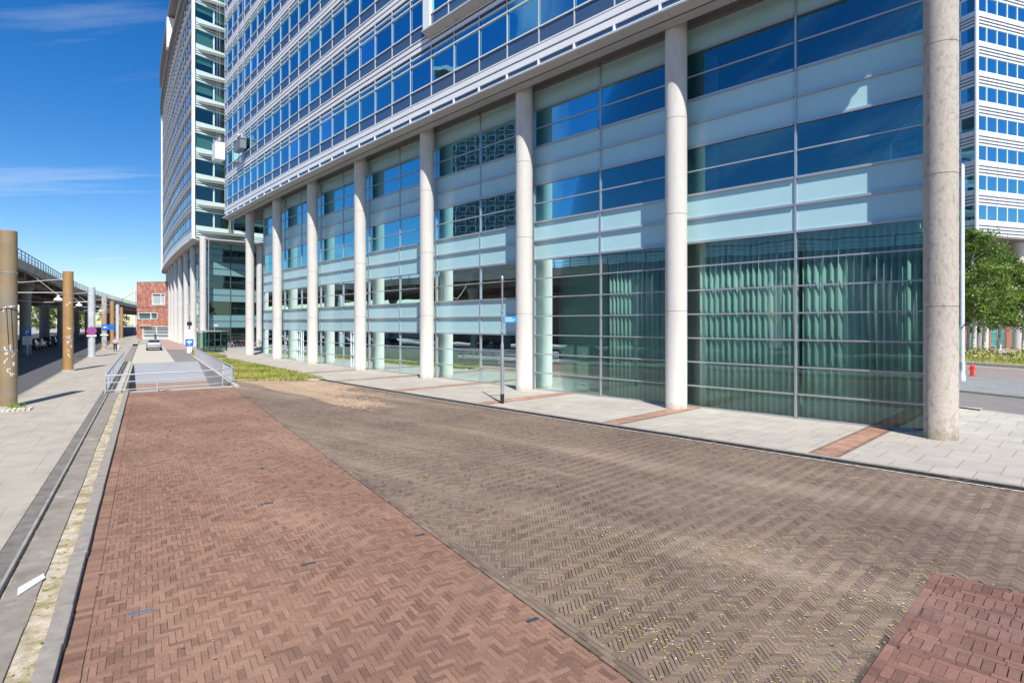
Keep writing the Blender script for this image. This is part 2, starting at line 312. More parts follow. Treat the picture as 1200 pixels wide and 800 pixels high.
g.poly([S(110, -5.15, 0.10), S(110, -1.2, 0.10), S(240, -1.2, 0.10), S(240, -5.15, 0.10)], PAVE_L)
g.build('pavement', kind='structure')
g = MB()
def uslab(u0, u1, v0, v1, z, m, b=-.02): g.hexa([S(u0, v0, b), S(u0, v1, b), S(u1, v1, b), S(u1, v0, b), S(u0, v0, z), S(u0, v1, z), S(u1, v1, z), S(u1, v0, z)], m)
uslab(-60, 70, -1.9, -1.66, .085, mat('dark_asphalt_strip', (0.17, 0.155, 0.14), 0.9, var=0.25, scale=4, bump=0.5, bscale=60, col2=(0.23, 0.22, 0.2), c2=(0.52, 0.66)))
g.build('path_edging', kind='structure')
g = MB()
uu = -20.0
while uu < 62:
    L = random.uniform(1.6, 2.6) if not 8.2 < uu < 10 else 0.9
    h = .075 + random.uniform(-.006, .006)
    uslab(uu + .006, uu + L - .006, -1.575 + random.uniform(-.01, .01), -1.20 + random.uniform(-.012, .012), h, SLABD)
    uu += L
g.build('stone_slab_strip', kind='structure')
g = MB(); g.poly([S(-20, -1.66, .05), S(-20, -.96, .05), S(62, -.96, .05), S(62, -1.66, .05)], DSAND); g.build('sand_strip', kind='structure')
g = MB(); uu = -20.0
while uu < 36.8:
    w0 = random.uniform(-.006, .006)
    uslab(uu + .004, uu + .996, -.955 + w0, -.77 + w0, .115 + random.uniform(-.003, .003), GRAN); uu += 1.0
g.build('kerb', kind='structure', bevel=0.012)
g = MB()
uslab(-20, 36, -1.655, -1.61, .135, mat('worn_grey_rail', (0.34, 0.32, 0.29), 0.7, 0.1, var=0.2, scale=3))
tag(g.build('guide_rail', bevel=.008), 'low worn grey guide rail running beside the kerb along the left pavement', 'rail')
g = MB(); g.poly([GP(x_, y_, .088) for x_, y_ in ((21, 688), (51, 671), (53, 676.5), (20, 698))], mat('worn_white_paint', (.62, .62, .60), .7, var=.12, scale=12)); g.build('painted_marking', kind='structure')
# right pavement (raised), along the main building
PH = 0.10
def kerb_o(): return 5.2
g = MB()
tv = [0, 1, 2, 3, 3.5]
tops = [MAIN.pt(t, 5.05, PH) for t in tv]
# outer slab area: between kerb and building interior line
for a, b in zip(tv[:-1], tv[1:]):
    g.poly([MAIN.pt(a, 5.05, PH), MAIN.pt(b, 5.05, PH), MAIN.pt(b, -9, PH), MAIN.pt(a, -9, PH)], PAVE_R)
# beyond the kerb corner: pavement past the grass towards the far tower
g.poly([MAIN.pt(3.5, 5.05, PH), GP(346, 435.2, PH), GP(302, 426.5, PH), GP(268, 421.5, PH), GP(262, 411, PH), MAIN.pt(7.9, -9, PH), MAIN.pt(7, -9, PH), MAIN.pt(6, -9, PH), MAIN.pt(5, -9, PH), MAIN.pt(4, -9, PH), MAIN.pt(3.5, -9, PH)], PAVE_R)
# east end: out to the cross street
DX = Vector((-.304, .953, 0)); NX = Vector((.953, .304, 0))
def X(n, d, z=0): return NX * n + DX * d + Vector((0, 0, z))
g.poly([MAIN.pt(0, -8, PH), MAIN.pt(0, 5.05, PH), MAIN.pt(-.5, 5.05, PH), MAIN.pt(-1, 5.05, PH), MAIN.pt(-1.5, 5.05, PH), X(25.35, -5, PH), X(25.35, 80, PH)], PAVE_R)
g.build('forecourt_pavement', kind='structure')
g = MB()
cu = [(-1.5 + k * 0.1115) for k in range(int((3.5 + 1.5) / 0.1115))]
for t in cu:
    a, b = t + .0006, t + .1109
    for q in ((5.20, 5.05),):
        o0, o1 = q; j = random.uniform(-.004, .004)
        g.hexa([MAIN.pt(a, o0, -.02), MAIN.pt(b, o0, -.02), MAIN.pt(b, o1, -.02), MAIN.pt(a, o1, -.02), MAIN.pt(a, o0, PH + .005 + j), MAIN.pt(b, o0, PH + .005 + j), MAIN.pt(b, o1, PH + .005 + j), MAIN.pt(a, o1, PH + .005 + j)], GRAN)
g.build('building_side_kerb', kind='structure', bevel=0.01)
g = MB(); MAIN.bar(g, -1.5, 3.5, 5.2005, 5.206, 0, .088, mat('grimy_kerb_face', (.045, .04, .035), .9, var=.4, scale=9, col2=(.16, .14, .12), c2=(.55, .7))); g.build('kerb_face', kind='structure')
g = MB(); MAIN.flat(g, -1.6, 3.5, 5.215, 5.29, 0.012, mat('pale_gutter_grit', (0.62, 0.60, 0.57), 0.9, var=0.4, scale=25, col2=(0.2, 0.16, 0.13), c2=(0.5, 0.62), dscale=2)); g.build('gutter_line', kind='structure')
# cross street on the right
g = MB(); g.poly([X(25.5, -30, -.008), X(31.8, -30, -.008), X(31.8, 120, -.008), X(25.5, 120, -.008)], mat('brown_asphalt', (0.19, 0.165, 0.16), 0.9, var=0.12, scale=1.5, bump=0.3)); g.build('cross_street', kind='structure')
g = MB()
for n0, n1 in ((25.35, 25.5), (31.8, 31.98)):
    g.hexa([X(n0, -5 if n0 < 30 else -30, -.02), X(n1, -5 if n0 < 30 else -30, -.02), X(n1, 110, -.02), X(n0, 110, -.02), X(n0, -5 if n0 < 30 else -30, PH + .004), X(n1, -5 if n0 < 30 else -30, PH + .004), X(n1, 110, PH + .004), X(n0, 110, PH + .004)], GRAN)
g.build('cross_street_kerb', kind='structure')
g = MB(); g.poly([X(31.98, -30, PH), X(41.5, -30, PH), X(41.5, 110, PH), X(31.98, 110, PH)], slab_mat('dark_grey_slabs', (0.24, 0.24, 0.24), 0.9, 0.9, R(-17.7), 0.02)); g.poly([X(41.5, -30, -.03), X(41.5, 110, -.03), X(41.5, 110, PH), X(41.5, -30, PH)], GRAN); g.build('far_pavement', kind='structure')
g = MB(); g.poly([X(41.5, -30, -.005), X(52, -30, -.005), X(52, 150, -.005), X(41.5, 150, -.005)], mat('brown_brick_road', (0.27, 0.215, 0.19), 0.9, var=0.12, scale=2)); g.build('service_road', kind='structure')
# plaza brickwork ---------------------------------------------------
def bricks(name, n, W, frame, bbox, inside, mtl, gap=0.007, z=0.006, clip=None):
    """herringbone of n:1 bricks; frame(a,b)->xy arrays, bbox in frame units"""
    a0, a1, b0, b1 = [int(math.floor(q / W)) for q in bbox]
    A, Bq = np.meshgrid(np.arange(a0, a1), np.arange(b0, b1)); A = A.ravel(); Bq = Bq.ravel(); r = (A - Bq) % (2 * n)
    out = []
    for org, dx, dy in ((0, n, 1), (2 * n - 1, 1, n)):
        s = r == org; a = A[s] * W; b = Bq[s] * W; out.append(np.stack([a, a + dx * W, b, b + dy * W], 1))
    q = np.concatenate(out); fill_bricks(name, q, frame, inside, mtl, gap, z, clip)
def fill_bricks(name, q, frame, inside, mtl, gap=0.007, z=0.006, clip=None):
    if clip:
        q = q.copy(); q[:, 2] = np.maximum(q[:, 2], clip[0]); q[:, 3] = np.minimum(q[:, 3], clip[1]); q = q[q[:, 3] - q[:, 2] > .025]
    cx, cy = frame((q[:, 0] + q[:, 1]) / 2, (q[:, 2] + q[:, 3]) / 2); q = q[inside(cx, cy)]; N = len(q)
    g2 = gap / 2; mx_, my_ = frame((q[:, 0] + q[:, 1]) / 2, (q[:, 2] + q[:, 3]) / 2)
    fl_ = np.sin(mx_ * 1.7 + 2 * np.sin(my_ * .9)) * np.sin(my_ * 1.3 - 1.5 * np.sin(mx_ * .7)) + .5 * np.sin(mx_ * 4.1 + my_ * 2.3) * np.sin(my_ * 3.7 - mx_)
    g2 = g2 * (1 + 0.7 * RNG.random(N)) * np.clip(.72 + .45 * fl_, .22, 1.25)
    a0 = q[:, 0] + g2; a1 = q[:, 1] - g2; b0 = q[:, 2] + g2; b1 = q[:, 3] - g2
    cx, cy = frame((a0 + a1) / 2, (b0 + b1) / 2)
    und = 0.006 * np.sin(cx * 0.9 + cy * .5) * np.sin(cy * .7 - cx * .3)
    base = z + und + RNG.normal(0, 0.0009, N); th = RNG.normal(0, 0.010, N)
    ca = (a0 + a1) / 2; cb = (b0 + b1) / 2
    tx = RNG.normal(0, 0.006, N); ty = RNG.normal(0, 0.006, N)
    V = []; ins = 0.0015
    for (aa, bb, dz, s) in [(a0, b0, -.03, 0), (a1, b0, -.03, 0), (a1, b1, -.03, 0), (a0, b1, -.03, 0), (a0, b0, -.003, 0), (a1, b0, -.003, 0), (a1, b1, -.003, 0), (a0, b1, -.003, 0), (a0, b0, 0, ins), (a1, b0, 0, ins), (a1, b1, 0, ins), (a0, b1, 0, ins)]:
        da = aa - ca; db = bb - cb; da2 = da - np.sign(da) * s; db2 = db - np.sign(db) * s
        ra = ca + da2 * np.cos(th) - db2 * np.sin(th); rb = cb + da2 * np.sin(th) + db2 * np.cos(th)
        x, y = frame(ra, rb); V.append(np.stack([x, y, base + dz + tx * da2 + ty * db2 + (0.0)], 1))
    V = np.stack(V, 1).reshape(-1, 3)
    fl = np.array([[4, 5, 1, 0], [5, 6, 2, 1], [6, 7, 3, 2], [7, 4, 0, 3], [8, 9, 5, 4], [9, 10, 6, 5], [10, 11, 7, 6], [11, 8, 4, 7], [11, 10, 9, 8]])[:, ::-1]
    F = (fl[None] + (np.arange(N) * 12)[:, None, None]).reshape(-1)
    me = bpy.data.meshes.new(name); nf = N * 9
    me.vertices.add(len(V)); me.vertices.foreach_set('co', V.ravel().astype(np.float32)); me.loops.add(nf * 4); me.loops.foreach_set('vertex_index', F.astype(np.int32))
    me.polygons.add(nf); me.polygons.foreach_set('loop_start', np.arange(0, nf * 4, 4, dtype=np.int32)); me.polygons.foreach_set('use_smooth', np.zeros(nf, dtype=bool)); me.update(calc_edges=True)
    at = me.attributes.new('rnd', 'FLOAT', 'FACE'); at.data.foreach_set('value', np.repeat(RNG.random(N), 9).astype(np.float32))
    me.materials.append(mtl); me.validate(); o = bpy.data.objects.new(name, me); COL.objects.link(o); return tag(o, kind='structure')
s32, c32 = math.sin(R(ST_AZ)), math.cos(R(ST_AZ))
def fr_st(a, b): return (a * s32 + b * c32, a * c32 - b * s32)          # a=u, b=v
def uv_of(x, y): return (x * s32 + y * c32, x * c32 - y * s32)
KX = np.array([MAIN.pt(t, 5.3).x for t in np.linspace(-1.8, 5.2, 60)]); KY = np.array([MAIN.pt(t, 5.3).y for t in np.linspace(-1.8, 5.2, 60)])
o_ = np.argsort(KX); KX = KX[o_]; KY = KY[o_]
def behind_kerb(x, y): return y < np.interp(x, KX, KY)
pe0 = GP(381.6, 445.2); pe1 = GP(274, 446.5)
def before_grass(x, y):
    return (x - pe1.x) * (pe0.y - pe1.y) - (y - pe1.y) * (pe0.x - pe1.x) > 0
pc = Vector((6.13, 8.39)); pe = Vector((.7, -.714)); pn = Vector((-.714, -.70))
def in_patch(x, y):
    a = (x - pc.x) * pe.x + (y - pc.y) * pe.y; b = (x - pc.x) * pn.x + (y - pc.y) * pn.y
    return (a > .0) & (b > .0) & (b < 4.5) & (a < 6)
ZMAX = 36.2
def red_in(x, y):
    u, v = uv_of(x, y); return (v > -.60) & (v < 4.10) & (u < ZMAX) & (u > -7)
bricks('plaza_red', 3, 0.072, fr_st, (-7, 38, -1, 4.4), red_in, B_RED, gap=.0045, clip=(-.557, 4.117))
def dark_in(x, y):
    u, v = uv_of(x, y); return (v > 4.27) & (y > -3) & behind_kerb(x, y) & before_grass(x, y) & ~in_patch(x, y) & (x < 19)
def tan_in(x, y):
    yy = np.maximum(y, 1.0); X2 = 600 + 678 * x / yy; Y2 = 379.2 + 678 * EYE / yy; w = 2.5 * np.sin(x * 1.3) + 2 * np.sin(y * 2.1 + x)
    return (y > 15) & (Y2 < 449 + (X2 - 292) * .235 + w * .4) & (X2 + 6 * w + RNG.normal(0, 14, np.shape(x)) < 425)
bricks('plaza_dark', 4, 0.054, lambda a, b: (a, b), (-19, 19, -3, 40), lambda x, y: dark_in(x, y) & ~tan_in(x, y), B_DARK, gap=0.0065)
bricks('plaza_bleached', 4, 0.054, lambda a, b: (a, b), (-19, 2, 18, 40), lambda x, y: dark_in(x, y) & tan_in(x, y), B_TAN, gap=0.004)
# edge courses
q = []
for k in range(int(44 / .105)):
    q.append((-7 + k * .105, -7 + (k + 1) * .105, -.77, -.56))
q1 = np.array(q); fill_bricks('plaza_red_edge', q1, fr_st, lambda x, y: uv_of(x, y)[0] < ZMAX, B_RED)
q = []
for k in range(int(46 / .21)):
    for r_ in range(3): q.append((-7 + (k + .5 * (r_ % 2)) * .21, -7 + (k + 1 + .5 * (r_ % 2)) * .21, 4.12 + r_ * .075, 4.195 + r_ * .075))
fill_bricks('plaza_edge_course', np.array(q), fr_st, lambda x, y: before_grass(x, y), B_DARK, z=.0125)
# maroon block-bond patch at lower right
q = []; b = 0.0
def fr_p(a, b): return (pc.x + a * pe.x + b * pn.x, pc.y + a * pe.y + b * pn.y)
q += [(k * .28, (k + 1) * .28, 0.0, .1) for k in range(22)]
b = .1
def rowp(off, w, b0, b1):
    x = .1 - off
    while x < 5.9:
        a0, a1 = max(x, .1), x + w
        if a1 - a0 > .03: q.append((a0, a1, b0, b1))
        x += w
while b < 4.3:
    rowp(random.uniform(0, .1), .105, b, b + .26); b += .26
    rowp(random.uniform(0, .28), .28, b, b + .09); b += .09
    rowp(random.uniform(0, .28), .28, b, b + .09); b += .09
q += [(.0, .1, .1 + k * .2, .1 + (k + 1) * .2) for k in range(21)]
fill_bricks('plaza_patch', np.array(q), fr_p, lambda x, y: (x < 19) & (y > -3), B_PATCH, gap=0.007, z=.0135)
# joint bed under all bricks
g = MB()
def clipbed():
    pts = [S(-7, -.78, -.008), S(-7, 4.36, -.008), S(36.2, 4.36, -.008), S(36.2, -.78, -.008)]
    g.poly(pts, MORT)
clipbed()
bed = [Vector((S(-7, 4.3).x, S(-7, 4.3).y, -.010)), Vector((19, -3, -.010))]
kk = [MAIN.pt(t, 5.25, -.010) for t in np.linspace(-1.75, 3.5, 20)]
g.poly([S(-7, 4.3, -.010), Vector((19, -3, -.010))] + kk + [Vector((pe0.x, pe0.y, -.010)), Vector((pe1.x, pe1.y, -.010)), S(36.2, 4.3, -.010)], MORT)
g.build('joint_bed', kind='structure')
g = MB()
g.poly([S(-60, -.95, -.02), S(-60, 60, -.02), S(-3, 60, -.02), S(-3, -.95, -.02)], mat('far_plaza_brick', (0.22, 0.15, 0.12), 0.9, var=0.15, scale=3)); g.build('plaza_behind', kind='structure')
# brick strips across the pavement
q = []
for k in range(6):
    s0 = (1.7 - .33 + 6.85 * k) / 8.967
    b = -0.70
    i = 0
    while b < 5.0:
        for j in range(3): q.append((s0 + (j * .22 + (.11 if i % 2 else 0)) / 8.967, s0 + ((j + 1) * .22 + (.11 if i % 2 else 0)) / 8.967, b, b + .075))
        b += .075; i += 1
q = np.array(q); 
def fr_m(t, o):
    P = np.array([MAIN.pt(float(a), float(b_))[:2] for a, b_ in zip(np.ravel(t), np.ravel(o))]); return P[:, 0], P[:, 1]
def fill_m(name, q, mtl, z):
    g = MB(); me_r = []
    for a0, a1, b0, b1 in q:
        e = .03 / 8.967 * .12; zz_ = z + random.gauss(0, .0006)
        g.poly([MAIN.pt(a0 + e, b0 + .003, zz_), MAIN.pt(a0 + e, b1 - .003, zz_), MAIN.pt(a1 - e, b1 - .003, zz_), MAIN.pt(a1 - e, b0 + .003, zz_)], mtl); me_r.append(random.random())
    o = g.build(name, kind='structure'); at = o.data.attributes.new('rnd', 'FLOAT', 'FACE'); at.data.foreach_set('value', me_r)
fill_m('pavement_brick_strips', q, B_STRIP, PH + .008)
g = MB()
for k in range(6):
    s0 = (1.7 - .33 + 6.85 * k) / 8.967; MAIN.flat(g, s0, s0 + .77 / 8.967, -.70, 5.0, PH + .004, MORT)
g.build('pavement_strip_bed', kind='structure')

# ------------------------------------------------------------------ main building
mb_root = empty('office_building', tuple(MAIN.pt(3, 0)), label='long glass office building whose striped upper floors overhang a row of concrete columns', cat='building')
SKIN = -0.77
def column_mesh(m, r=.445, top=16.25, joints=(4.05, 8.05, 12.0), n=40):
    g = MB(); prof = [(r * 1.012, 0), (r * 1.012, .02), (r, .03)]
    for j in joints: prof += [(r, j - .012), (r - .018, j - .008), (r - .018, j + .008), (r, j + .012)]
    prof += [(r, top)]
    g.lathe((0, 0, 0), prof, m, n); return g
cm = column_mesh(CONC); cr = column_mesh(CONC_R)
proto = None
for i in range(8):
    p = MAIN.pt(i, 0, PH - .03)
    if i == 0:
        o = cr.build('column', smooth=True); o.location = p; adopt(o, mb_root); o['label'] = 'stained weathered corner column'
    else:
        if proto is None: proto = cm.build('column', smooth=True); o = proto
        else: o = proto.copy(); COL.objects.link(o)
        o.location = p; adopt(o, mb_root)
def curtain(t0, t1, o, z0, z1, name, label):
    g = MB(); n = int((t1 - t0) * 8.967 / 0.03); rows = [[], []]; ph = random.random() * 9; 
    top = []; bot = []
    for k in range(n + 1):
        t = t0 + (t1 - t0) * k / n; s = t * 8.967
        w = 0.11 * math.sin(s * 2 * math.pi / .24 + 1.4 * math.sin(s * 1.9 + ph)) + .03 * math.sin(s * 31 + ph)
        bot.append(MAIN.pt(t, o + w, z0)); top.append(MAIN.pt(t, o + w * .8, z1))
    i = len(g.v); g.v += [tuple(p) for p in bot + top]; k_ = g.mi(CURT)
    for a in range(n): g.f.append((i + a, i + a + 1, i + n + 2 + a, i + n + 1 + a)); g.m.append(k_)
    ob = g.build(name, label=label, cat='curtain', group='curtains behind the ground floor glass'); ob.data.polygons.foreach_set('use_smooth', [True] * len(ob.data.polygons))
    sd = ob.modifiers.new('cloth', 'SOLIDIFY'); sd.thickness = .004
curtain(.055, .49, -1.25, .12, 6.95, 'curtain', 'pale floor-length curtain in the half bay beside the stained corner column')
curtain(.51, .95, -1.25, .12, 6.95, 'curtain', 'pale floor-length curtain just right of the second column, left half of its bay')
curtain(1.04, 1.49, -1.25, .12, 6.95, 'curtain', 'pale floor-length curtain just left of the second column, beside an uncurtained pane')
MAIN_G = [(0, 7, 'g'), (7, 9, 'p'), (9, 11, 'w'), (11, 13, 'p'), (13, 15, 'w'), (15, 16.1, 'p')]
MAIN_H = [(0, 3, 'g'), (3, 5, 'p'), (5, 7, 'g'), (7, 9, 'p'), (9, 11, 'w'), (11, 13, 'p'), (13, 15, 'w'), (15, 16.1, 'p')]
def curtain_wall(root, P, j, ta, tb, rows, zb=PH, lines=True, mid=True):
    f = MB(); mids = [ta, (ta + tb) / 2, tb] if mid else [ta, tb]
    w = .035 / 8.967
    for t in mids:
        tt = min(max(t, ta + w), tb - w); P.bar(f, tt - w, tt + w, SKIN - .03, SKIN + .07, zb, 16.1, ALU)
    zs = sorted({z for a, b, k in rows for z in ([a, b] + list(np.arange(math.ceil(a) , b - .01, 1.0)))})
    for z in zs:
        if z < .5: z = zb + .03
        pan = any(a <= z <= b and k == 'p' for a, b, k in rows); hgt = .045 if pan else .028
        for a, b in zip(mids[:-1], mids[1:]):
            P.bar(f, a + 2.05 * w if a > ta else a + 2 * w, b - 2.05 * w, SKIN - .02, SKIN + (.10 if pan else .06), z - hgt, z + hgt, ALU if not pan else ALU)
    cw = f.build('curtain_wall', root)
    for a, b, k in rows:
        z0 = max(a, zb)
        for h0, h1 in zip(mids[:-1], mids[1:]):
            gm = MB()
            if k == 'p':
                for zz0 in np.arange(a, b - .01, 1.0):
                    P.bar(gm, h0 + w, h1 - w, SKIN - .05, SKIN + .01 + random.uniform(-.002, .002), max(zz0, zb) + .004, min(zz0 + 1, b) - .004, PANEL)
                gm.build('spandrel_panel', cw)
            else:
                P.sheet(gm, h0 + w, h1 - w, SKIN, z0, b, G_LOW if k == 'g' else G_MID); gm.build('window', cw)
    return cw
for j in range(7):
    ta, tb = (j + .0, j + 1.0) if j < 6 else (6.0, 6.73)
    curtain_wall(mb_root, MAIN, j, ta + .0, tb, MAIN_G if j < 2 else MAIN_H)
# doors with white frames
def door(t, z1=2.95):
    g = MB(); w = .55 / 8.967; o = SKIN + .09
    for a, b in ((t - w, t - w + .1 / 8.967), (t + w - .1 / 8.967, t + w)): MAIN.bar(g, a, b, o - .05, o + .04, PH + .01, z1, WHITE)
    for za, zb in ((PH + .01, PH + .13), (1.05, 1.15), (2.15, 2.25), (z1 - .1, z1)): MAIN.bar(g, t - w + .1 / 8.967, t + w - .1 / 8.967, o - .045, o + .035, za, zb, WHITE)
    d = g.build('door', mb_root); h = MB(); h.tube([MAIN.pt(t + w * .6, o + .1, .95), MAIN.pt(t + w * .6, o + .1, 1.35)], .015, STEEL); h.build('handle', d)
door(4.27); door(5.55)
# interior
g = MB()
for z in (4.0, 8.0, 12.0):
    MAIN.bar(g, 2.0 if z < 5 else 0, 6.7, -9, SKIN - .15, z - .25, z, INT_F)
g.build('floor_slab', mb_root)
g = MB(); MAIN.bar(g, .0, 6.7, -9.2, -9, 0, 16, INT_W)
for t in (2.0, 6.72): MAIN.bar(g, t - .01, t + .01, -9, SKIN - .12, .1, 15.9, INT_W)
g.build('inner_wall', mb_root)
g = MB()
for t in range(1, 7): 
    p = MAIN.pt(t + .02, -3.4, 0); g.cyl(p, p + Vector((0, 0, 15.8)), .3, .3, CONC, 16)
g.build('inner_column', mb_root)
g = MB(); MAIN.bar(g, 1.5, 1.99, -2.6, -2.5, .1, 7.0, mat('pale_bounce_panel', (.62, .62, .56), .9, var=.06)); MAIN.bar(g, 1.495, 1.51, -2.5, -1.4, .1, 7.0, INT_W); g.build('brightening_panel', mb_root)  # pale panel added behind the glass to brighten this half bay
# return wall at the near end of the glass, turned back behind the corner column
g = MB(); a = MAIN.pt(0, SKIN, 0); d = Vector((math.sin(R(24)), math.cos(R(24)), 0)); b = a + d * 26
g.poly([a + Vector((0, 0, z)) if i < 2 else a + d * 26 + Vector((0, 0, z)) for i, z in ((0, 0), (1, 16.1), (2, 16.1), (3, 0))], G_DARK); g.build('end_glazing', mb_root)
# overhanging block -------------------------------------------------
T0, T1 = -0.045, 7.61; OF = 1.20; TOPK = 9
def striped_block(root, P, t0, t1, of, nk, s0, mods, zbot, boxt=None, boxo=0, limit=100, glassm=G_UP, blindp=.20, lmat=None, fmat=None):
    lmat = lmat or WHITE; fmat = fmat or MULL
    h = 3.8; quart = [t0] + [k / mods for k in range(int(math.ceil(t0 * mods + .3)), int(t1 * mods) + 1) if k / mods > t0 + .05 and k / mods < t1 - .05] + [t1]
    def O(t, k): return boxo if (boxt and t < boxt and k >= 1) else of
    wins = []
    for k in range(nk):
        s = s0 + h * k
        segs = [(t0, t1, of)] if not boxt or k == 0 else [(t0, boxt, boxo), (boxt, t1, of)]
        lb = MB(); sp = MB(); fr = MB()
        for a, b, o in segs:
            lo = s - .8
            if o == boxo and k == 1: lo = zbot + 5.0
            P.bar(sp, a, b, o - .06, o, lo, s, SPG)
            for z, q in ((s - .8, .05), (s, .06), (s + 1.6, .06), (s + 2.02, .05)):
                if z - .03 < lo and o == boxo and k == 1: continue
                P.bar(fr, a, b, o - .04, o + q, z - .028, z + .028, WHITE if fmat is MULL else fmat)
            zl = s + 2.3
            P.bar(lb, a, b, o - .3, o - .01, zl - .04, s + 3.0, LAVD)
            for q in range(2): P.bar(lb, a, b, o - .01, o + .04, zl + q * .34, zl + q * .34 + .215, lmat)
            P.bar(sp, a, b, o - .1, o - .05, s + 2.08, zl - .04, SPG)
        lb.build('louvre_band', root); sp.build('spandrel_band', root)
        for i, t in enumerate(quart):
            w = .027 / 8.967; tt = min(max(t, t0 + w), t1 - w); o = O(tt, k)
            zlo = s - .77
            if o == boxo and k == 1: zlo = zbot + 5.0
            P.bar(fr, tt - w, tt + w, o + .001, o + .04, zlo, s - .03, fmat); P.bar(fr, tt - w, tt + w, o + .001, o + .04, s + .03, s + 1.57, fmat); P.bar(fr, tt - w, tt + w, o + .001, o + .04, s + 1.63, s + 1.99, fmat); P.bar(fr, tt - w, tt + w, o + .001, o + .04, s + 2.05, s + 2.26, fmat)
        fr.build('window_frame', root)
        for a, b in zip(quart[:-1], quart[1:]):
            if b - a < .02: continue
            if boxt and a < boxt < b and k >= 1: parts = [(a, boxt), (boxt, b)]
            else: parts = [(a, b)]
            for a_, b_ in parts:
                o = O((a_ + b_) / 2, k); c = [P.pt(a_, o, s), P.pt(b_, o, s), P.pt(b_, o, s + 2), P.pt(a_, o, s + 2)]; pp = [px(q) for q in c]
                if any(q is None for q in pp): A = 0
                else:
                    xs = [min(max(q[0], 0), 1200) for q in pp]; ys = [min(max(q[1], 0), 800) for q in pp]
                    A = abs(sum(xs[i] * ys[(i + 1) % 4] - xs[(i + 1) % 4] * ys[i] for i in range(4))) / 2
                wins.append((A, a_, b_, o, s))
        # slab and ceiling behind the glass
        sl = MB(); P.bar(sl, t0 + .01, t1 - .01, -6, of - .35, s - 1.15, s - .75, INT_F); P.bar(sl, t0 + .01, t1 - .01, of - 5, of - 4.9, s - .75, s + 2.6, INT_W); sl.build('floor_slab', root)
    wins.sort(key=lambda w: -w[0]); rest = MB(); restb = MB()
    for i, (A, a, b, o, s) in enumerate(wins):
        ind = i < limit and A > 0
        gm = MB() if ind else rest
        P.sheet(gm, a + .004, b - .004, o - .03, s + .02, s + 2.08, random.choice(G_UPS))
        bl = random.random() < blindp; dep = random.choice([.35, .8, 1.6, 1.6])
        if ind:
            w = gm.build('window', root)
            if bl: bm_ = MB(); P.sheet(bm_, a + .012, b - .012, o - .14, s + 1.6 - dep, s + 1.6, BLIND); bm_.build('window_blind', w)
        elif bl: P.sheet(restb, a + .012, b - .012, o - .14, s + 1.6 - dep, s + 1.6, BLIND)
    if rest.f: rest.build('window', root, kind='stuff')
    if restb.f: restb.build('window_blind', root, kind='stuff')
striped_block(mb_root, MAIN, T0, T1, OF, TOPK, 18.0, 4, 16.0, boxt=2.755, boxo=1.6)
# base band with lip and soffit
g = MB()
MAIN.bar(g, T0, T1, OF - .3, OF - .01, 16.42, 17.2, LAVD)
for z0, z1 in ((16.44, 16.72), (16.83, 17.11)): MAIN.bar(g, T0, T1, OF - .01, OF + .06, z0, z1, WHITE)
g.build('louvre_band', mb_root)
g = MB(); MAIN.bar(g, T0, T1, OF - .05, OF, 16.05, 16.42, SPG)
for k in range(0, 31):
    t = k / 4
    if T0 < t < T1: MAIN.bar(g, t - .005, t + .005, OF + .001, OF + .08, 16.06, 16.42, WHITE)
g.build('spandrel_band', mb_root)
g = MB(); MAIN.sweep(g, T0 - .02, T1 + .03, [(1.45, 15.96), (1.47, 16.03), (1.45, 16.06), (OF - .04, 16.06), (OF - .04, 15.97)], WHITE); g.build('edge_trim', mb_root)
g = MB()
for t in np.arange(T0, T1 - .05, .25):
    b = min(t + .25, T1) - .0015
    MAIN.sweep(g, t, b, [(1.44, 15.955), (1.44, 15.93), (1.02, 15.80), (1.02, 15.84)], SOFF)
    MAIN.sweep(g, t, b, [(.98, 15.78), (.98, 15.74), (.50, 15.72), (.50, 16.0), (.52, 16.0)], SOFF)
MAIN.bar(g, T0, T1, .9, 1.1, 15.86, 15.95, ALU_D)
g.build('soffit', mb_root)
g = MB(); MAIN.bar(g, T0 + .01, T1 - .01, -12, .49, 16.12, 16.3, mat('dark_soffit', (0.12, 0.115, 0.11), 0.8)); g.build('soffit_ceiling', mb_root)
# projecting box bay lip + corner pilaster
g = MB(); MAIN.sweep(g, T0, 2.775, [(1.76, 20.95), (1.78, 21.03), (1.74, 21.06), (1.2, 21.06), (1.2, 20.97)], WHITE); MAIN.bar(g, 2.69, 2.765, 1.3, 1.74, 21.06, 50.5, WHITE); g.build('edge_trim', mb_root)
g = MB()
for t in np.arange(T0, 2.77, .25):
    b = min(t + .25, 2.77) - .0015
    MAIN.sweep(g, t, b, [(1.74, 20.94), (1.74, 20.90), (1.24, 20.68), (1.24, 20.74)], SOFF)
g.build('bay_soffit', mb_root)
g = MB(); MAIN.bar(g, T0, 2.74, 1.13, 1.19, 20.32, 21.2, LAV); g.build('lavender_panel', mb_root)
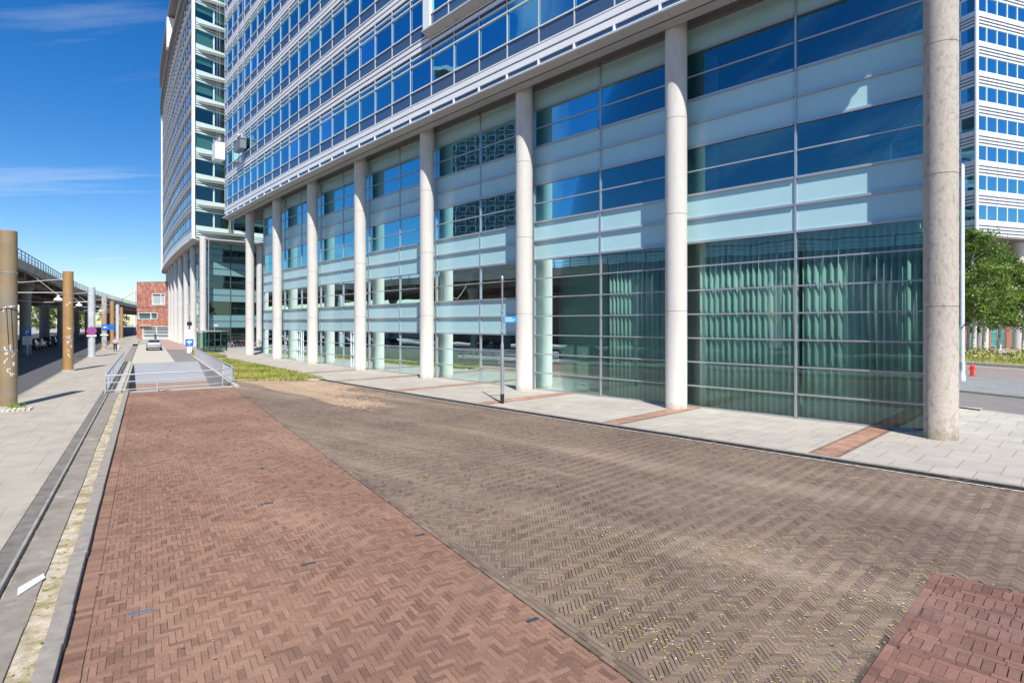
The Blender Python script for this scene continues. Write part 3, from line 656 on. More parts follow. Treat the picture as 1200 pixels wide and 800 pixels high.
# end walls, back, roof
ZT = 18 + 3.8 * TOPK - .8
g = MB()
pL0 = MAIN.pt(T1, 1.18, 0); pR0 = MAIN.pt(T0, 1.18, 0)
def wall(a, b, z0, z1, m, th=.1):
    g.hexa([a + Vector((0, 0, z0)), b + Vector((0, 0, z0)), b + (b - a).normalized().cross(Vector((0, 0, 1))) * th + Vector((0, 0, z0)), a + (b - a).normalized().cross(Vector((0, 0, 1))) * th + Vector((0, 0, z0)), a + Vector((0, 0, z1)), b + Vector((0, 0, z1)), b + (b - a).normalized().cross(Vector((0, 0, 1))) * th + Vector((0, 0, z1)), a + (b - a).normalized().cross(Vector((0, 0, 1))) * th + Vector((0, 0, z1))], m)
for t in (T0, T1):
    g = MB()
    for k in range(TOPK):
        s = 18 + 3.8 * k
        a = MAIN.pt(t, 1.1, 0); b = MAIN.pt(t + (.045 * 11.2 if t < 1 else 0), -12, 0)
        if t < 1: a = MAIN.pt(t, -.77, 0)
        wall(a, b, s - 1.9 if k else 16.1, s, WHITE_G); wall(a, b, s, s + 1.9, SPG, .06)
    g.build('end_wall', mb_root)
g = MB(); MAIN.bar(g, T0, T1, -12, OF, ZT, ZT + .4, SOFF); g.build('roof', mb_root)

# window-cleaning gear ---------------------------------------------
MET_G = mat('grey_mesh_metal', (0.25, 0.26, 0.28), 0.5, 0.4)
def cradle(t, o, z, w, h, d, m, name, label, ropes=ZT):
    r = empty(name, tuple(MAIN.pt(t, o, z)), label=label, cat='access cradle'); g = MB(); hw = w / 2 / 8.967
    MAIN.bar(g, t - hw, t + hw, o - d / 2, o + d / 2, z, z + .12, m)
    for oo in (o - d / 2, o + d / 2 - .06):
        MAIN.bar(g, t - hw, t + hw, oo, oo + .06, z + .12, z + h, m)
    for a in (t - hw, t + hw - .06 / 8.967): MAIN.bar(g, a, a + .06 / 8.967, o - d / 2 + .06, o + d / 2 - .06, z + .12, z + h * .98, m)
    g.build('basket', r, bevel=.01)
    g = MB(); MAIN.bar(g, t - hw * 1.06, t + hw * 1.06, o - d / 2 - .03, o + d / 2 + .03, z + h, z + h + .07, STEEL); g.build('hand_rail', r)
    g = MB()
    for a in (t - hw * .8, t + hw * .8): g.tube([MAIN.pt(a, o, z + h), MAIN.pt(a, o, ropes)], .012, STEEL, 5)
    g.build('rope', r)
    g = MB()
    for a in (t - hw * .8, t + hw * .8): g.box(MAIN.pt(a, o, z + h + .3), (.22, .22, .45), mat('hoist_grey', (0.4, 0.4, 0.42), .5))
    g.build('hoist', r)
    return r
cradle(7.52, 2.1, 22.4, 1.5, 2.0, 1.0, PAINTW, 'access_cradle', 'white boxy access cradle hanging at the far left corner of the striped facade')
cradle(6.75, 1.65, 22.0, 2.4, 1.0, .6, MET_G, 'access_cradle', 'low grey mesh cradle with a worker in it, hanging against the striped facade')

# ------------------------------------------------------------------ far curved tower
ft = empty('office_tower', (-45.4, 85, 0), label='tall curved office tower on white columns beyond the long glass building', cat='building')
proto = None
fc = column_mesh(mat('bright_concrete', (0.60, 0.57, 0.53), 0.85, var=0.06, scale=1.2, bump=.1), n=24)
sa = Vector((math.sin(R(36)), math.cos(R(36)), 0))
spots = [FAR.pt(i, 0, 0) for i in range(9)] + [Vector((-45.4, 85, 0)) + sa * 8.8]
for p in spots:
    if proto is None: proto = fc.build('column', smooth=True); o = proto
    else: o = proto.copy(); COL.objects.link(o)
    o.location = p; adopt(o, ft)
FP = Path([(-45.4, 85), (-50.8, 92.2), (-56.07, 99.6), (-61.3, 107), (-66.4, 114.4), (-71.5, 122), (-76.5, 129.5), (-81.3, 137), (-85.2, 143.5)])
LOUV = mat('beige_louvre_metal', (0.52, 0.47, 0.41), 0.5, .1)
_w = MATS['white_aluminium']
striped_block(ft, FP, 0, 7.75, 1.2, 10, 18.0, 4, 16.0, blindp=.05, lmat=mat('warm_beige_louvre', (0.50, 0.44, 0.38), .5), fmat=mat('beige_grey_frame', (0.36, 0.33, 0.31), .5))
g = MB(); FP.sweep(g, -.05, 7.85, [(1.47, 15.96), (1.47, 16.06), (.9, 16.06), (.9, 15.9)], WHITE); FP.bar(g, 0, 7.8, .98, 1.2, 16.06, 17.2, LAV); 
for z0, z1 in ((16.2, 16.45), (16.55, 16.8), (16.9, 17.12)): FP.bar(g, 0, 7.8, 1.2, 1.3, z0, z1, WHITE)
g.build('edge_trim', ft)
g = MB(); FP.sweep(g, -.02, 7.82, [(1.44, 15.93), (1.44, 15.96), (.5, 15.98), (.5, 15.72)], SOFF); FP.bar(g, 0, 7.8, -10, .49, 16.0, 16.2, SOFF); g.build('soffit', ft)
g = MB(); FP.bar(g, -.06, 7.9, -1, 1.75, 54.6, 55.3, mat('bronze_grey_cornice', (0.22, 0.19, 0.17), .6)); FP.bar(g, .2, 7.85, -4, 1.85, 61.2, 62.0, MATS['bronze_grey_cornice']); g.build('cornice', ft)
g = MB(); FP.bar(g, 0.0, 7.75, -6, .6, 55.3, 61.2, SPG)
for q in range(12): FP.bar(g, 0, 7.76, .6, .72, 55.5 + q * .48, 55.5 + q * .48 + .22, LOUV)
g.build('penthouse', ft)
g = MB(); p = FP.pt(3.6, 1.2, 0); FP.bar(g, 3.3, 3.5, .7, 2.0, 55.3, 60.9, WHITE); g.build('white_fin', ft)
g = MB(); FP.bar(g, 7.75, 7.83, -1, 1.55, 16.0, 54.6, WHITE); FP.bar(g, -.04, .0, 1.1, 1.5, 16.0, 54.6, WHITE); g.build('edge_fin', ft)
# glass under the overhang on the curved side
for j in range(0, 7): curtain_wall(ft, FP, j, j, j + 1, MAIN_H, zb=.0)
# south face (towards the camera)
c0 = FP.pt(0, 1.2, 0); S0 = Path([(c0.x + sa.x * 8.8 * k, c0.y + sa.y * 8.8 * k) for k in range(5)][::-1])
# its path runs toward the corner so that 'outward' faces the camera
g = MB(); gw = []
NS = S0.n
for k in range(10):
    s = 18 + 3.8 * k
    g = MB(); S0.bar(g, 0, NS - .01, -.2, 0, s - 1.75, s, WHITE_G)
    for q in range(3): S0.bar(g, 0, NS - .01, 0, .1, s - 1.7 + q * .33, s - 1.7 + q * .33 + .20, WHITE_G); S0.bar(g, 0, NS - .012, .003, .05, s - 1.5 + q * .33, s - 1.38 + q * .33, ALU_D)
    g.build('spandrel_band', ft)
    sl = MB(); S0.bar(sl, 0, NS - .2, -4, -.25, s - 1.4, s - 1.1, INT_F); S0.bar(sl, 0, NS - .2, -4, -3.8, s - 1.1, s + 2.05, INT_W); sl.build('floor_slab', ft)
    for i in range(NS * 3 - 8, NS * 3):
        gm = MB(); S0.sheet(gm, i / 3 + .01, (i + 1) / 3 - .01, -.1, s, s + 2.05, G_DARK); w = gm.build('window', ft)
        if random.random() < .55:
            bm_ = MB(); S0.sheet(bm_, i / 3 + .015, (i + 1) / 3 - .015, -.25, s + random.choice([0, .6, 1.1]), s + 2.05, BLIND); bm_.build('window_blind', w)
        fm = MB(); S0.bar(fm, (i + 1) / 3 - .01, (i + 1) / 3 + (.01 if i < NS * 3 - 1 else -.001), -.12, .02, s, s + 2.05, WHITE_G); fm.build('window_frame', w)
g = MB()
lo = Path([(p.x + sa.y * .8 , p.y - sa.x * .8) for p in S0.P])
for a, b, k in MAIN_H:
    for z in np.arange(a, b - .01, 1.0):
        S0.bar(g, 0, NS - .2, -1.3, -1.2, z - .03, z + .03, ALU_D)
        if k == 'p': S0.bar(g, 0, NS - .2, -1.32, -1.25, z + .03, min(z + 1, 16) - .03, mat('teal_panel', (0.18, 0.33, 0.33), .25))
for i in range(2, NS * 2): S0.bar(g, i / 2 - .2, i / 2 - .19, -1.3, -1.15, .0, 16, ALU_D)
g.build('curtain_wall', ft)
for a, b, k in MAIN_H:
    if k != 'p':
        for i in range(NS * 2 - 4, NS * 2):
            gm = MB(); S0.sheet(gm, i / 2 - .2 + .01, i / 2 + .3 - .01, -1.27, a + .03, b - .03, G_DARK); gm.build('window', ft)
g = MB(); S0.bar(g, 0, NS - .36, -5, -4.9, 0, 16, INT_W)
for z in (4, 8, 12): S0.bar(g, 0, NS - .36, -4.9, -1.5, z - .3, z, INT_F)
g.build('inner_wall', ft)
g = MB(); S0.bar(g, 0, NS - .02, -2, 0.12, 15.85, 16.1, SOFF); g.build('soffit', ft)
g = MB(); g.poly([FP.pt(0, 1.0, 61), FP.pt(7.7, 1.0, 61), FP.pt(7.7, -20, 61), S0.pt(0, -1, 61)], SOFF); g.build('roof', ft)

# ------------------------------------------------------------------ right-hand tower
rt_c = Vector((59.1, 73.6, 0)); RD = Vector((math.sin(R(70.7)), math.cos(R(70.7)), 0)); LD = Vector((-.304, .953, 0))
rt = empty('office_tower', tuple(rt_c), label='white banded office tower behind the birch trees at the right edge', cat='building')
RP = Path([tuple((rt_c + RD * (40 - 10 * k))[:2]) for k in range(5)])      # runs towards the corner
LP = Path([tuple((rt_c + LD * 10 * k)[:2]) for k in range(4)])
BLU = glass('tower_blue_glass', (0.35, 0.5, 0.6), .22, (0.35, 0.68, 0.78), .05)
LIT = mat('white_enamel_band', (0.78, 0.80, 0.80), .35, var=.03, scale=.5)
for P_, t0, t1, md in ((RP, .8, 4 - .03, 5.0), (LP, .03, 1.6, 5.0)):
    for k in range(13):
        s = 16.9 + 3.8 * k
        g = MB(); P_.bar(g, t0, t1, -.2, 0, s - 1.95, s, LIT)
        for q in range(3): P_.bar(g, t0, t1, .002, .05, s - 1.93 + q * .42 + .28, s - 1.93 + q * .42 + .39, ALU_D)
        for q in range(int(t0 * md) + 1, int(t1 * md) + 1): P_.bar(g, q / md - .0015, q / md + .0015, .003, .012, s - 1.9, s, ALU_D)
        g.build('spandrel_band', rt)
        sl = MB(); ez = 0 if P_ is RP else .5; P_.bar(sl, t0 + ez, t1 - (.6 if not ez else 0), -5, -.25, s - 1.4, s - 1.1, INT_F); P_.bar(sl, t0 + ez, t1 - (.6 if not ez else 0), -5.1, -5.0, s - 1.4, s + 1.85, INT_W); sl.build('floor_slab', rt)
        for q in range(int(math.floor(t0 * md)), int(math.ceil(t1 * md))):
            a = max(q / md, t0) + .006; b = min((q + 1) / md, t1) - .006
            if P_ is RP and q < 11: continue
            gm = MB(); P_.sheet(gm, a, b, -.1, s, s + 1.85, BLU); w = gm.build('window', rt)
            fm = MB(); P_.bar(fm, b, min(b + .012, t1), -.12, -.02, s, s + 1.85, WHITE); fm.build('window_frame', w)
            if random.random() < .6:
                d_ = random.choice([1.85, 1.5, 1.85, .7]); bm_ = MB(); P_.sheet(bm_, a + .004, b - .004, -.22, s + 1.85 - d_, s + 1.85, mat('teal_blind', (0.45, 0.60, 0.58), .9)); bm_.build('window_blind', w)
g = MB(); g.cyl(rt_c + Vector((0, 0, 14.9)), rt_c + Vector((0, 0, 66)), .22, .22, WHITE, 12); g.build('corner_post', rt)
g = MB(); RP.bar(g, .8, 3.97, -14, -.02, 14.7, 14.95, mat('brown_soffit', (0.20, 0.17, 0.15), .8)); g.build('soffit', rt)
g = MB(); p = rt_c + RD * 1.5 + LD * 1.5; 
for dx_ in (4.5, 12): 
    p = rt_c + RD * dx_ + LD * 2.2; g = MB(); g.cyl(p, p + Vector((0, 0, 14.8)), .7, .7, CONC, 20); g.build('column', rt, smooth=True)
# recessed ground floors: red brick piers, teal glass grid
BRK = mat('red_brick_wall', (0.38, 0.13, 0.075), .9, var=.2, scale=3)
g = MB(); base = Path([tuple((rt_c + LD * 7 + RD * (30 - 10 * k))[:2]) for k in range(5)])
for q in range(10):
    base.bar(g, 4 - .15 - q * .45, 4 - .05 - q * .45, -.3, .05, 0, 14.7, BRK)
base.bar(g, -.2, 4, -.35, -.02, 4.4, 5.2, BRK); base.bar(g, -.2, 4, -.35, -.02, 9.4, 10.2, BRK)
g.build('brick_pier', rt)
TG = mat('teal_glass_block', (0.06, 0.26, 0.22), .15, var=.3, scale=.5)
for q in range(9):
    for z0, z1 in ((.2, 4.4), (5.2, 9.4), (10.2, 14.7)):
        a = 4 - .05 - (q + 1) * .45 + .45 - .0; g = MB(); base.bar(g, 4 - .05 - (q + 1) * .45, 4 - .15 - q * .45, -.3, -.2, z0, z1, TG); w = g.build('window', rt)
        g = MB()
        for z in np.arange(z0, z1, 1.05): base.bar(g, 4 - .05 - (q + 1) * .45, 4 - .15 - q * .45, -.2, -.12, z, z + .08, ALU)
        for t in (0.0, .175, .345): base.bar(g, 4 - .05 - (q + 1) * .45 + t, 4 - .05 - (q + 1) * .45 + t + .008, -.199, -.1, z0, z1, ALU)
        g.build('frame', w)
g = MB(); RP.bar(g, .8, 3.97, -14, 0, 66.4, 66.8, SOFF); g.build('roof', rt)
# glass link building seen under the tower
gl_ = empty('glass_building', (86, 95, 0), label='dark gridded glass building seen under the right tower', cat='building')
lp = Path([(150, 80), (84, 104)])
g = MB(); lp.bar(g, 0, 1, -10, -.1, 0, 24, mat('dark_blue_wall_glass', (0.05, 0.09, 0.15), .1, spec=.8)); g.build('wall', gl_)
g = MB()
for z in np.arange(0, 24, 1.5): lp.bar(g, 0, 1, -.1, .05, z, z + .12, WHITE)
for t in np.arange(0, 1, .022): lp.bar(g, t, t + .0018, -.09, .06, 0, 24, WHITE)
g.build('frame', gl_)

# ------------------------------------------------------------------ red stone building at the street end
rb0 = Vector((-88.8, 136.9, 0)); rbd = Vector((math.cos(R(-27)), -math.sin(R(-27)), 0)); rbd = Vector((.985, -.17, 0)).normalized(); rbn = Vector((-rbd.y, rbd.x, 0))
def RB(a, z, o=0): return rb0 + rbd * a - rbn * o + Vector((0, 0, z))
REDST = mat('mottled_red_stone', (0.40, 0.15, 0.10), .85, var=.3, scale=1.4, bump=.3, bscale=10, col2=(0.52, 0.31, 0.25), c2=(.48, .62), dscale=2.5)
rbt = empty('stone_building', tuple(rb0), label='red mottled stone building of three storeys at the end of the street', cat='building')
def rbox(mb, a0, a1, z0, z1, o0, o1, m): mb.hexa([RB(a0, z0, o1), RB(a1, z0, o1), RB(a1, z0, o0), RB(a0, z0, o0), RB(a0, z1, o1), RB(a1, z1, o1), RB(a1, z1, o0), RB(a0, z1, o0)], m)
g = MB()
# front wall built in bands round the openings
def band(z0, z1, holes):
    x = 0.0
    for h0, h1 in holes: rbox(g, x, h0, z0, z1, -.4, 0, REDST); x = h1
    rbox(g, x, 16, z0, z1, -.4, 0, REDST)
band(0, 3.0, [(1.6, 9.5)]); band(3.0, 4.7, []); band(4.7, 6.2, [(.35, 5.6)]); band(6.2, 7.3, []); band(7.45, 8.0, []); band(8.0, 10.7, [(4.1, 7.6)]); band(10.7, 13.4, [])
rbox(g, 0, 16, 7.3, 7.45, -.4, -.06, ALU_D)
rbox(g, -.002, .4, 0, 13.39, -14, -.41, REDST); rbox(g, 15.6, 16, 0, 13.39, -14, -.41, REDST); rbox(g, .41, 15.59, 0, 13.3, -14, -13.6, REDST)
g.build('wall', rbt)
g = MB(); rbox(g, .4, 15.6, 13.1, 13.25, -13.6, -.41, ALU_D); rbox(g, -.05, 16.05, 13.41, 13.5, -.45, .06, SOFF); g.build('roof', rbt)
for a0, a1, z0, z1, dv in ((.35, 5.6, 4.7, 6.2, 3.7), (4.1, 7.6, 8.0, 10.7, 6.4), (1.6, 9.5, 0, 3.0, 5.2)):
    g = MB(); rbox(g, a0, a1, z0, z1, -.30, -.27, mat('pane_' + 'dusky', (0.07, 0.16, 0.17), .08, spec=.8) if z0 < 7 and z0 > 1 else mat('silvery_pane', (0.42, 0.47, 0.47), .25)); w = g.build('window', rbt)
    g = MB()
    for (x0, x1, y0, y1) in ((a0, a0 + .12, z0, z1), (a1 - .12, a1, z0, z1), (a0 + .12, a1 - .12, z0, z0 + .12), (a0 + .12, a1 - .12, z1 - .12, z1), (dv, dv + .12, z0 + .12, z1 - .12)): rbox(g, x0, x1, y0, y1, -.26, .05, WHITE)
    if z0 == 0:
        for zq in (.9, 1.7, 2.3): rbox(g, a0 + .12, a1 - .12, zq, zq + .06, -.25, -.05, ALU)
    g.build('frame', w)
g = MB(); rbox(g, 1.2, 4, 3.1, 3.2, 0, .5, PAINTW); g.build('canopy', rbt)

# ------------------------------------------------------------------ viaduct
VC = mat('viaduct_concrete', (0.36, 0.34, 0.31), .9, var=.15, scale=.6, bump=.2, bscale=10, col2=(0.22, 0.20, 0.18), c2=(.5, .75))
VD = mat('dark_viaduct_underside', (0.15, 0.12, 0.10), .9, var=.2, scale=.5)
vn = [(-140, -10), (-80, -10), (-20, -10), (20, -10), (60, -10), (100, -10), (125, -9.9), (148, -9.0), (170, -7.6), (192, -5.9), (212, -4.2), (232, -2.3), (256, .2), (300, 6), (350, 13)]
VP = Path([tuple(S(u, v)[:2]) for u, v in vn][::-1])      # reversed so outward (+) is towards the street
via = empty('viaduct', tuple(S(60, -10)), label='concrete viaduct with blue railing curving over the road on the left', cat='viaduct')
g = MB(); VP.sweep(g, 0, VP.n, [(0, 8.8), (0, 9.7), (-.35, 9.7), (-.35, 9.45), (-19, 9.45), (-19, 9.2), (-.8, 9.0), (-.5, 8.8)], VC); g.build('deck', via)
g = MB()
for o in (-1.6, -6.5, -11.5, -16.5): VP.bar(g, 0, VP.n, o - .5, o + .5, 7.9, 9.1, VD)
g.build('girder', via)
g = MB()
L = 0
for i in range(VP.n):
    a = VP.P[i]; b = VP.P[i + 1]; n_ = max(1, int((b - a).length / 5.5))
    for k in range(n_): VP.bar(g, i + k / n_, i + k / n_ + .5 / (b - a).length, -17, -.55, 8.25, 8.85, VD)
g.build('cross_beam', via)
RAILB = mat('blue_grey_railing', (0.10, 0.14, 0.24), .5, .2)
g = MB()
for z in (10.55, 10.2, 9.9): VP.bar(g, 0, VP.n, -.14, -.08, z, z + (.07 if z > 10.4 else .035), RAILB)
for i in range(VP.n):
    a = VP.P[i]; b = VP.P[i + 1]; LN = (b - a).length; n_ = int(LN / 2.0)
    for k in range(n_): VP.bar(g, i + k / n_, i + k / n_ + .06 / LN, -.15, -.07, 9.7, 10.55, RAILB)
g.build('railing', via)
VCOL = mat('grey_viaduct_column', (0.27, 0.26, 0.245), .9, var=.15, scale=.8, bump=.2)
colp = None
for row, voff in (('a', -2.0), ('b', -9), ('c', -16)):
    for u in (-77, -44, -11, 22, 55, 88, 121, 154, 187):
        base_v = np.interp(u, [q[0] for q in vn], [q[1] for q in vn])
        p = S(u, base_v + voff, 0)
        if colp is None:
            cg = MB(); cg.lathe((0, 0, 0), [(.62, 0), (.62, .3), (.55, .32), (.55, 7.2), (.85, 7.9)], VCOL, 20); colp = cg.build('pillar', smooth=True); o = colp
        else: o = colp.copy(); COL.objects.link(o)
        o.location = p; adopt(o, via)

# ------------------------------------------------------------------ round street posts
TAN = mat('ochre_painted_steel', (0.30, 0.22, 0.125), .6, var=.15, scale=1.3, col2=(0.25, 0.23, 0.20), c2=(.52, .70), bump=.1)
ORG = mat('orange_brown_paint', (0.40, 0.23, 0.095), .55, var=.12, scale=1.3, bump=.1)
BRN = mat('tan_brown_paint', (0.27, 0.19, 0.10), .55, var=.15, scale=1.2, col2=(.36, .34, .31), c2=(.60, .70), bump=.1)
GRY = mat('pale_grey_paint', (0.50, 0.53, 0.56), .5, var=.12, scale=1.6, col2=(.66, .67, .68), c2=(.52, .66), bump=.1)
ORG2 = mat('patchy_tan_grey', (0.40, 0.29, 0.17), .55, var=.12, scale=1.3, col2=(0.50, 0.52, 0.54), c2=(.46, .54), dscale=1.0, stretch=(1, 1, .5))
def graffiti(parent, P, r, az0, zs, n, sz):
    for (z) in zs:
        for k in range(n):
            g = MB()
            a = az0 + random.uniform(-.25, .25); z0 = z + random.uniform(-.1, .1); pts = []
            ang = random.uniform(0, 6.28)
            for q in range(7):
                a += math.cos(ang) * sz * .5 / r; z0 += math.sin(ang) * sz * .6; ang += random.uniform(.4, 1.5) * random.choice([1, 1, -1]); pts.append((a, z0))
            for (a1, z1), (a2, z2) in zip(pts[:-1], pts[1:]):
                w = .015; dx, dz = (a2 - a1) * r, z2 - z1; l = math.hypot(dx, dz) + 1e-6; nx, nz = -dz / l * w, dx / l * w
                e = (dx / l * w * .6, dz / l * w * .6)
                c = [(a1 - (e[0] - nx) / r, z1 - e[1] + nz), (a1 - (e[0] + nx) / r, z1 - e[1] - nz), (a2 + (e[0] - nx) / r, z2 + e[1] - nz), (a2 + (e[0] + nx) / r, z2 + e[1] + nz)]
                rr = r + .004 + random.random() * .003
                g.poly([P + Vector((rr * math.cos(q), rr * math.sin(q), w_)) for q, w_ in c], PAINTW)
            g.build('graffiti', parent)
pts_info = [(31.7, TAN, 'ochre steel post with white graffiti, nearest the camera at the left edge'), (53.9, ORG, 'orange brown post with white scribbles, second in the row'), (75.7, GRY, 'pale grey post carrying the round no-stopping sign'), (97.6, ORG2, 'tan post with grey lower half carrying the blue arrow sign'), (119.6, ORG, 'plain orange brown post next after the blue arrow sign'), (141.5, GRY, 'pale grey post, sixth in the row, just behind the walking person'), (163.5, ORG, 'farthest orange brown post near the red stone building'), (9.5, BRN, 'tan brown post just outside the picture on the left')]
for u, m, lab in pts_info[:7]:
    P0 = S(u, -4.9, .10); r = empty('street_post', tuple(P0), label=lab, cat='post', group='round posts along the left pavement')
    g = MB(); g.lathe(P0, [(.335, 0), (.335, .015), (.325, .02), (.325, 7.30), (.32, 7.36), (.30, 7.38)], m, 32); g.build('shaft', r, smooth=True)
    g = MB(); g.lathe(P0, [(.42, -.01), (.42, .05), (.34, .07)], mat('pale_collar', (.45, .43, .4), .9, var=.1), 24); g.build('collar', r, smooth=True)
    azc = math.atan2(-P0.y, -P0.x)
    if u < 60:
        for zb_ in (2.35, 5.6):
            g = MB(); g.lathe(P0, [(.329, zb_), (.334, zb_ + .004), (.334, zb_ + .05), (.329, zb_ + .054)], STEEL, 32); g.build('strap', r)
        for da, zs_, hh_, cc_ in ((.5, 1.75, .16, PAINTW), (-.2, 1.95, .12, GRAN), (.2, 1.62, .10, LAV)):
            g = MB(); a0 = math.atan2(-P0.y, -P0.x) + da
            g.ring([[P0 + Vector((.329 * math.cos(a0 + q * .05), .329 * math.sin(a0 + q * .05), z_)) for z_ in (zs_, zs_ + hh_)] for q in range(6)], cc_, False, False, False); g.build('sticker', r)
    if u < 60: graffiti(r, P0, .325, azc + .15, (1.5, 2.1, 2.6, 4.3) if u < 40 else (1.3, 2.2, 2.6, 3.1, 5.0), 3, .075)
    if u < 40:
        g = MB(); pts = []
        for q in range(14): a = azc - 1.2 + q * .18; pts.append(P0 + Vector((.335 * math.cos(a), .335 * math.sin(a), 4.15 - .1 * abs(q - 7) / 7)))
        g.tube(pts, .012, BLACK, 5); 
        for a in (azc - .1, azc + .35): g.tube([P0 + Vector((.335 * math.cos(a), .335 * math.sin(a), 4.15)), P0 + Vector((.335 * math.cos(a + .25), .335 * math.sin(a + .25), 2.4))], .012, BLACK, 5)
        g.build('cable', r)
# signs on the posts -------------------------------------------------
BLUE = mat('sign_blue', (0.02, 0.16, 0.62), .4); RED = mat('sign_red', (0.65, 0.03, 0.03), .4)
def face_frame(P0, off):   # frame of something on the post facing the camera side
    d = Vector((-P0.x, -P0.y, 0)).normalized(); rt_ = Vector((-d.y, d.x, 0)); return P0 + d * off, d, rt_
P0 = S(75.7, -4.9, 0); c, d, rt_ = face_frame(P0, .36)
r = empty('no_stopping_sign', tuple(c + Vector((0, 0, 3.0))), label='round blue sign with red rim and red cross on the pale grey post', cat='road sign')
def disc(mb, c, d, rt_, r0, r1, th0, th1, m, n=28):
    ring = lambda rr, th: [c + d * th + (rt_ * math.cos(2 * math.pi * k / n) + Vector((0, 0, 1)) * math.sin(2 * math.pi * k / n)) * rr for k in range(n)]
    mb.ring([ring(r1, th0), ring(r1, th1)] + ([ring(r0, th1)] if r0 else []), m, True, True if not r0 else False)
g = MB(); cc = c + Vector((0, 0, 2.85)); disc(g, cc, d, rt_, 0, .44, 0, .02, RED); disc(g, cc, d, rt_, 0, .34, .02, .026, BLUE)
for s in (1, -1):
    M = Matrix.Identity(3); a_ = (rt_ + Vector((0, 0, s))).normalized(); b_ = (rt_ - Vector((0, 0, s))).normalized()
    h = .34; w = .045; o = d * (.030 + .002 * s)
    g.poly([cc + o + a_ * h + b_ * w, cc + o + a_ * h - b_ * w, cc + o - a_ * h - b_ * w, cc + o - a_ * h + b_ * w], RED)
g.build('disc', r)
g = MB(); q = c + Vector((0, 0, 2.25)); g.hexa([q - rt_ * .42, q + rt_ * .42, q + rt_ * .42 - d * .02, q - rt_ * .42 - d * .02] + [p + Vector((0, 0, .17)) for p in (q - rt_ * .42, q + rt_ * .42, q + rt_ * .42 - d * .02, q - rt_ * .42 - d * .02)], PAINTW); g.build('plate', r)
P0 = S(97.6, -4.9, 0); c, d, rt_ = face_frame(P0, .36)
r = empty('direction_sign', tuple(c + Vector((0, 0, 3))), label='blue rectangular sign with a small white arrow on the half grey post', cat='road sign')
g = MB(); q = c + rt_ * -.0 + Vector((0, 0, 2.75))
def plate(mb, q, rt_, d, x0, x1, z0, z1, m, th=.03):
    P = [q + rt_ * x0 + Vector((0, 0, z0)), q + rt_ * x1 + Vector((0, 0, z0)), q + rt_ * x1 - d * th + Vector((0, 0, z0)), q + rt_ * x0 - d * th + Vector((0, 0, z0))]
    mb.hexa(P + [p + Vector((0, 0, z1 - z0)) for p in P], m)
plate(g, q, rt_, d, -.25, 1.15, .0, .75, BLUE); g.build('panel', r)
g = MB(); q2 = q + d * .006
g.poly([q2 + rt_ * -.15 + Vector((0, 0, .38)), q2 + rt_ * .05 + Vector((0, 0, .2)), q2 + rt_ * .05 + Vector((0, 0, .56))], PAINTW); g.poly([q2 + rt_ * .05 + Vector((0, 0, .32)), q2 + rt_ * .3 + Vector((0, 0, .32)), q2 + rt_ * .3 + Vector((0, 0, .44)), q2 + rt_ * .05 + Vector((0, 0, .44))], PAINTW); g.build('arrow', r)
g = MB(); plate(g, c + Vector((0, 0, 2.25)) - rt_ * .05 + d * .02, rt_, d, -.4, .5, -.3, -.1, PAINTW); g.build('plate', r)
# parking board left of the orange post
P0 = GP(32, 417.5); c = P0; d = Vector((-P0.x, -P0.y, 0)).normalized(); rt_ = Vector((-d.y, d.x, 0))
r = empty('parking_board', tuple(P0), label='white notice board under a blue parking square, across the road by a viaduct pillar', cat='road sign')
g = MB(); g.cyl(P0, P0 + Vector((0, 0, 3.0)), .06, .06, STEEL, 10); g.build('pole', r)
g = MB(); plate(g, P0 + d * .07 + Vector((0, 0, 1.3)), rt_, d, -.42, .42, 0, .9, PAINTW)
for k in range(5): plate(g, P0 + d * .075 + Vector((0, 0, 1.42 + k * .14)), rt_, d, -.32, .32 - .1 * (k % 2), 0, .04, LAV, .004)
g.build('notice', r)
g = MB(); plate(g, P0 + d * .07 + Vector((0, 0, 2.3)), rt_, d, -.34, .34, 0, .68, BLUE)
for a in ((-.14, -.05, .1, .58), (-.05, .16, .50, .58), (.08, .16, .34, .50), (-.05, .08, .30, .38)): plate(g, P0 + d * .077 + Vector((0, 0, 2.3)), rt_, d, a[0], a[1], a[2], a[3], PAINTW, .006)
g.build('parking_symbol', r)
# hanging lamps over the road
lamp = empty('hanging_lamp', (0, 0, 0), label='x', cat='street lamp', group='white lamps hung over the road')
g = MB(); g.lathe((0, 0, 0), [(.40, 0), (.40, .05), (.33, .2), (.2, .3), (.12, .36), (.1, .5), (.05, .55)], PAINTW, 20); g.build('lamp_shade', lamp, smooth=True)
g = MB(); g.lathe((0, 0, -.03), [(.05, -.08), (.25, -.05), (.32, .03)], mat('opal_glass', (.8, .8, .78), .2), 20); g.build('diffuser', lamp, smooth=True)
wires = MB()
for u, lab in ((75.7, 'nearest white hanging lamp, over the road left of the pale grey post'), (97.6, 'second white hanging lamp, seen right beside the pale grey post'), (119.6, 'third white hanging lamp, small beside the orange posts'), (141.5, 'fourth white hanging lamp, far down the road'), (53.9, 'white hanging lamp level with the orange brown post')):
    if u < 60: continue
    place(lamp, USED, S(u, -7.7, 6.0), 0, lab)
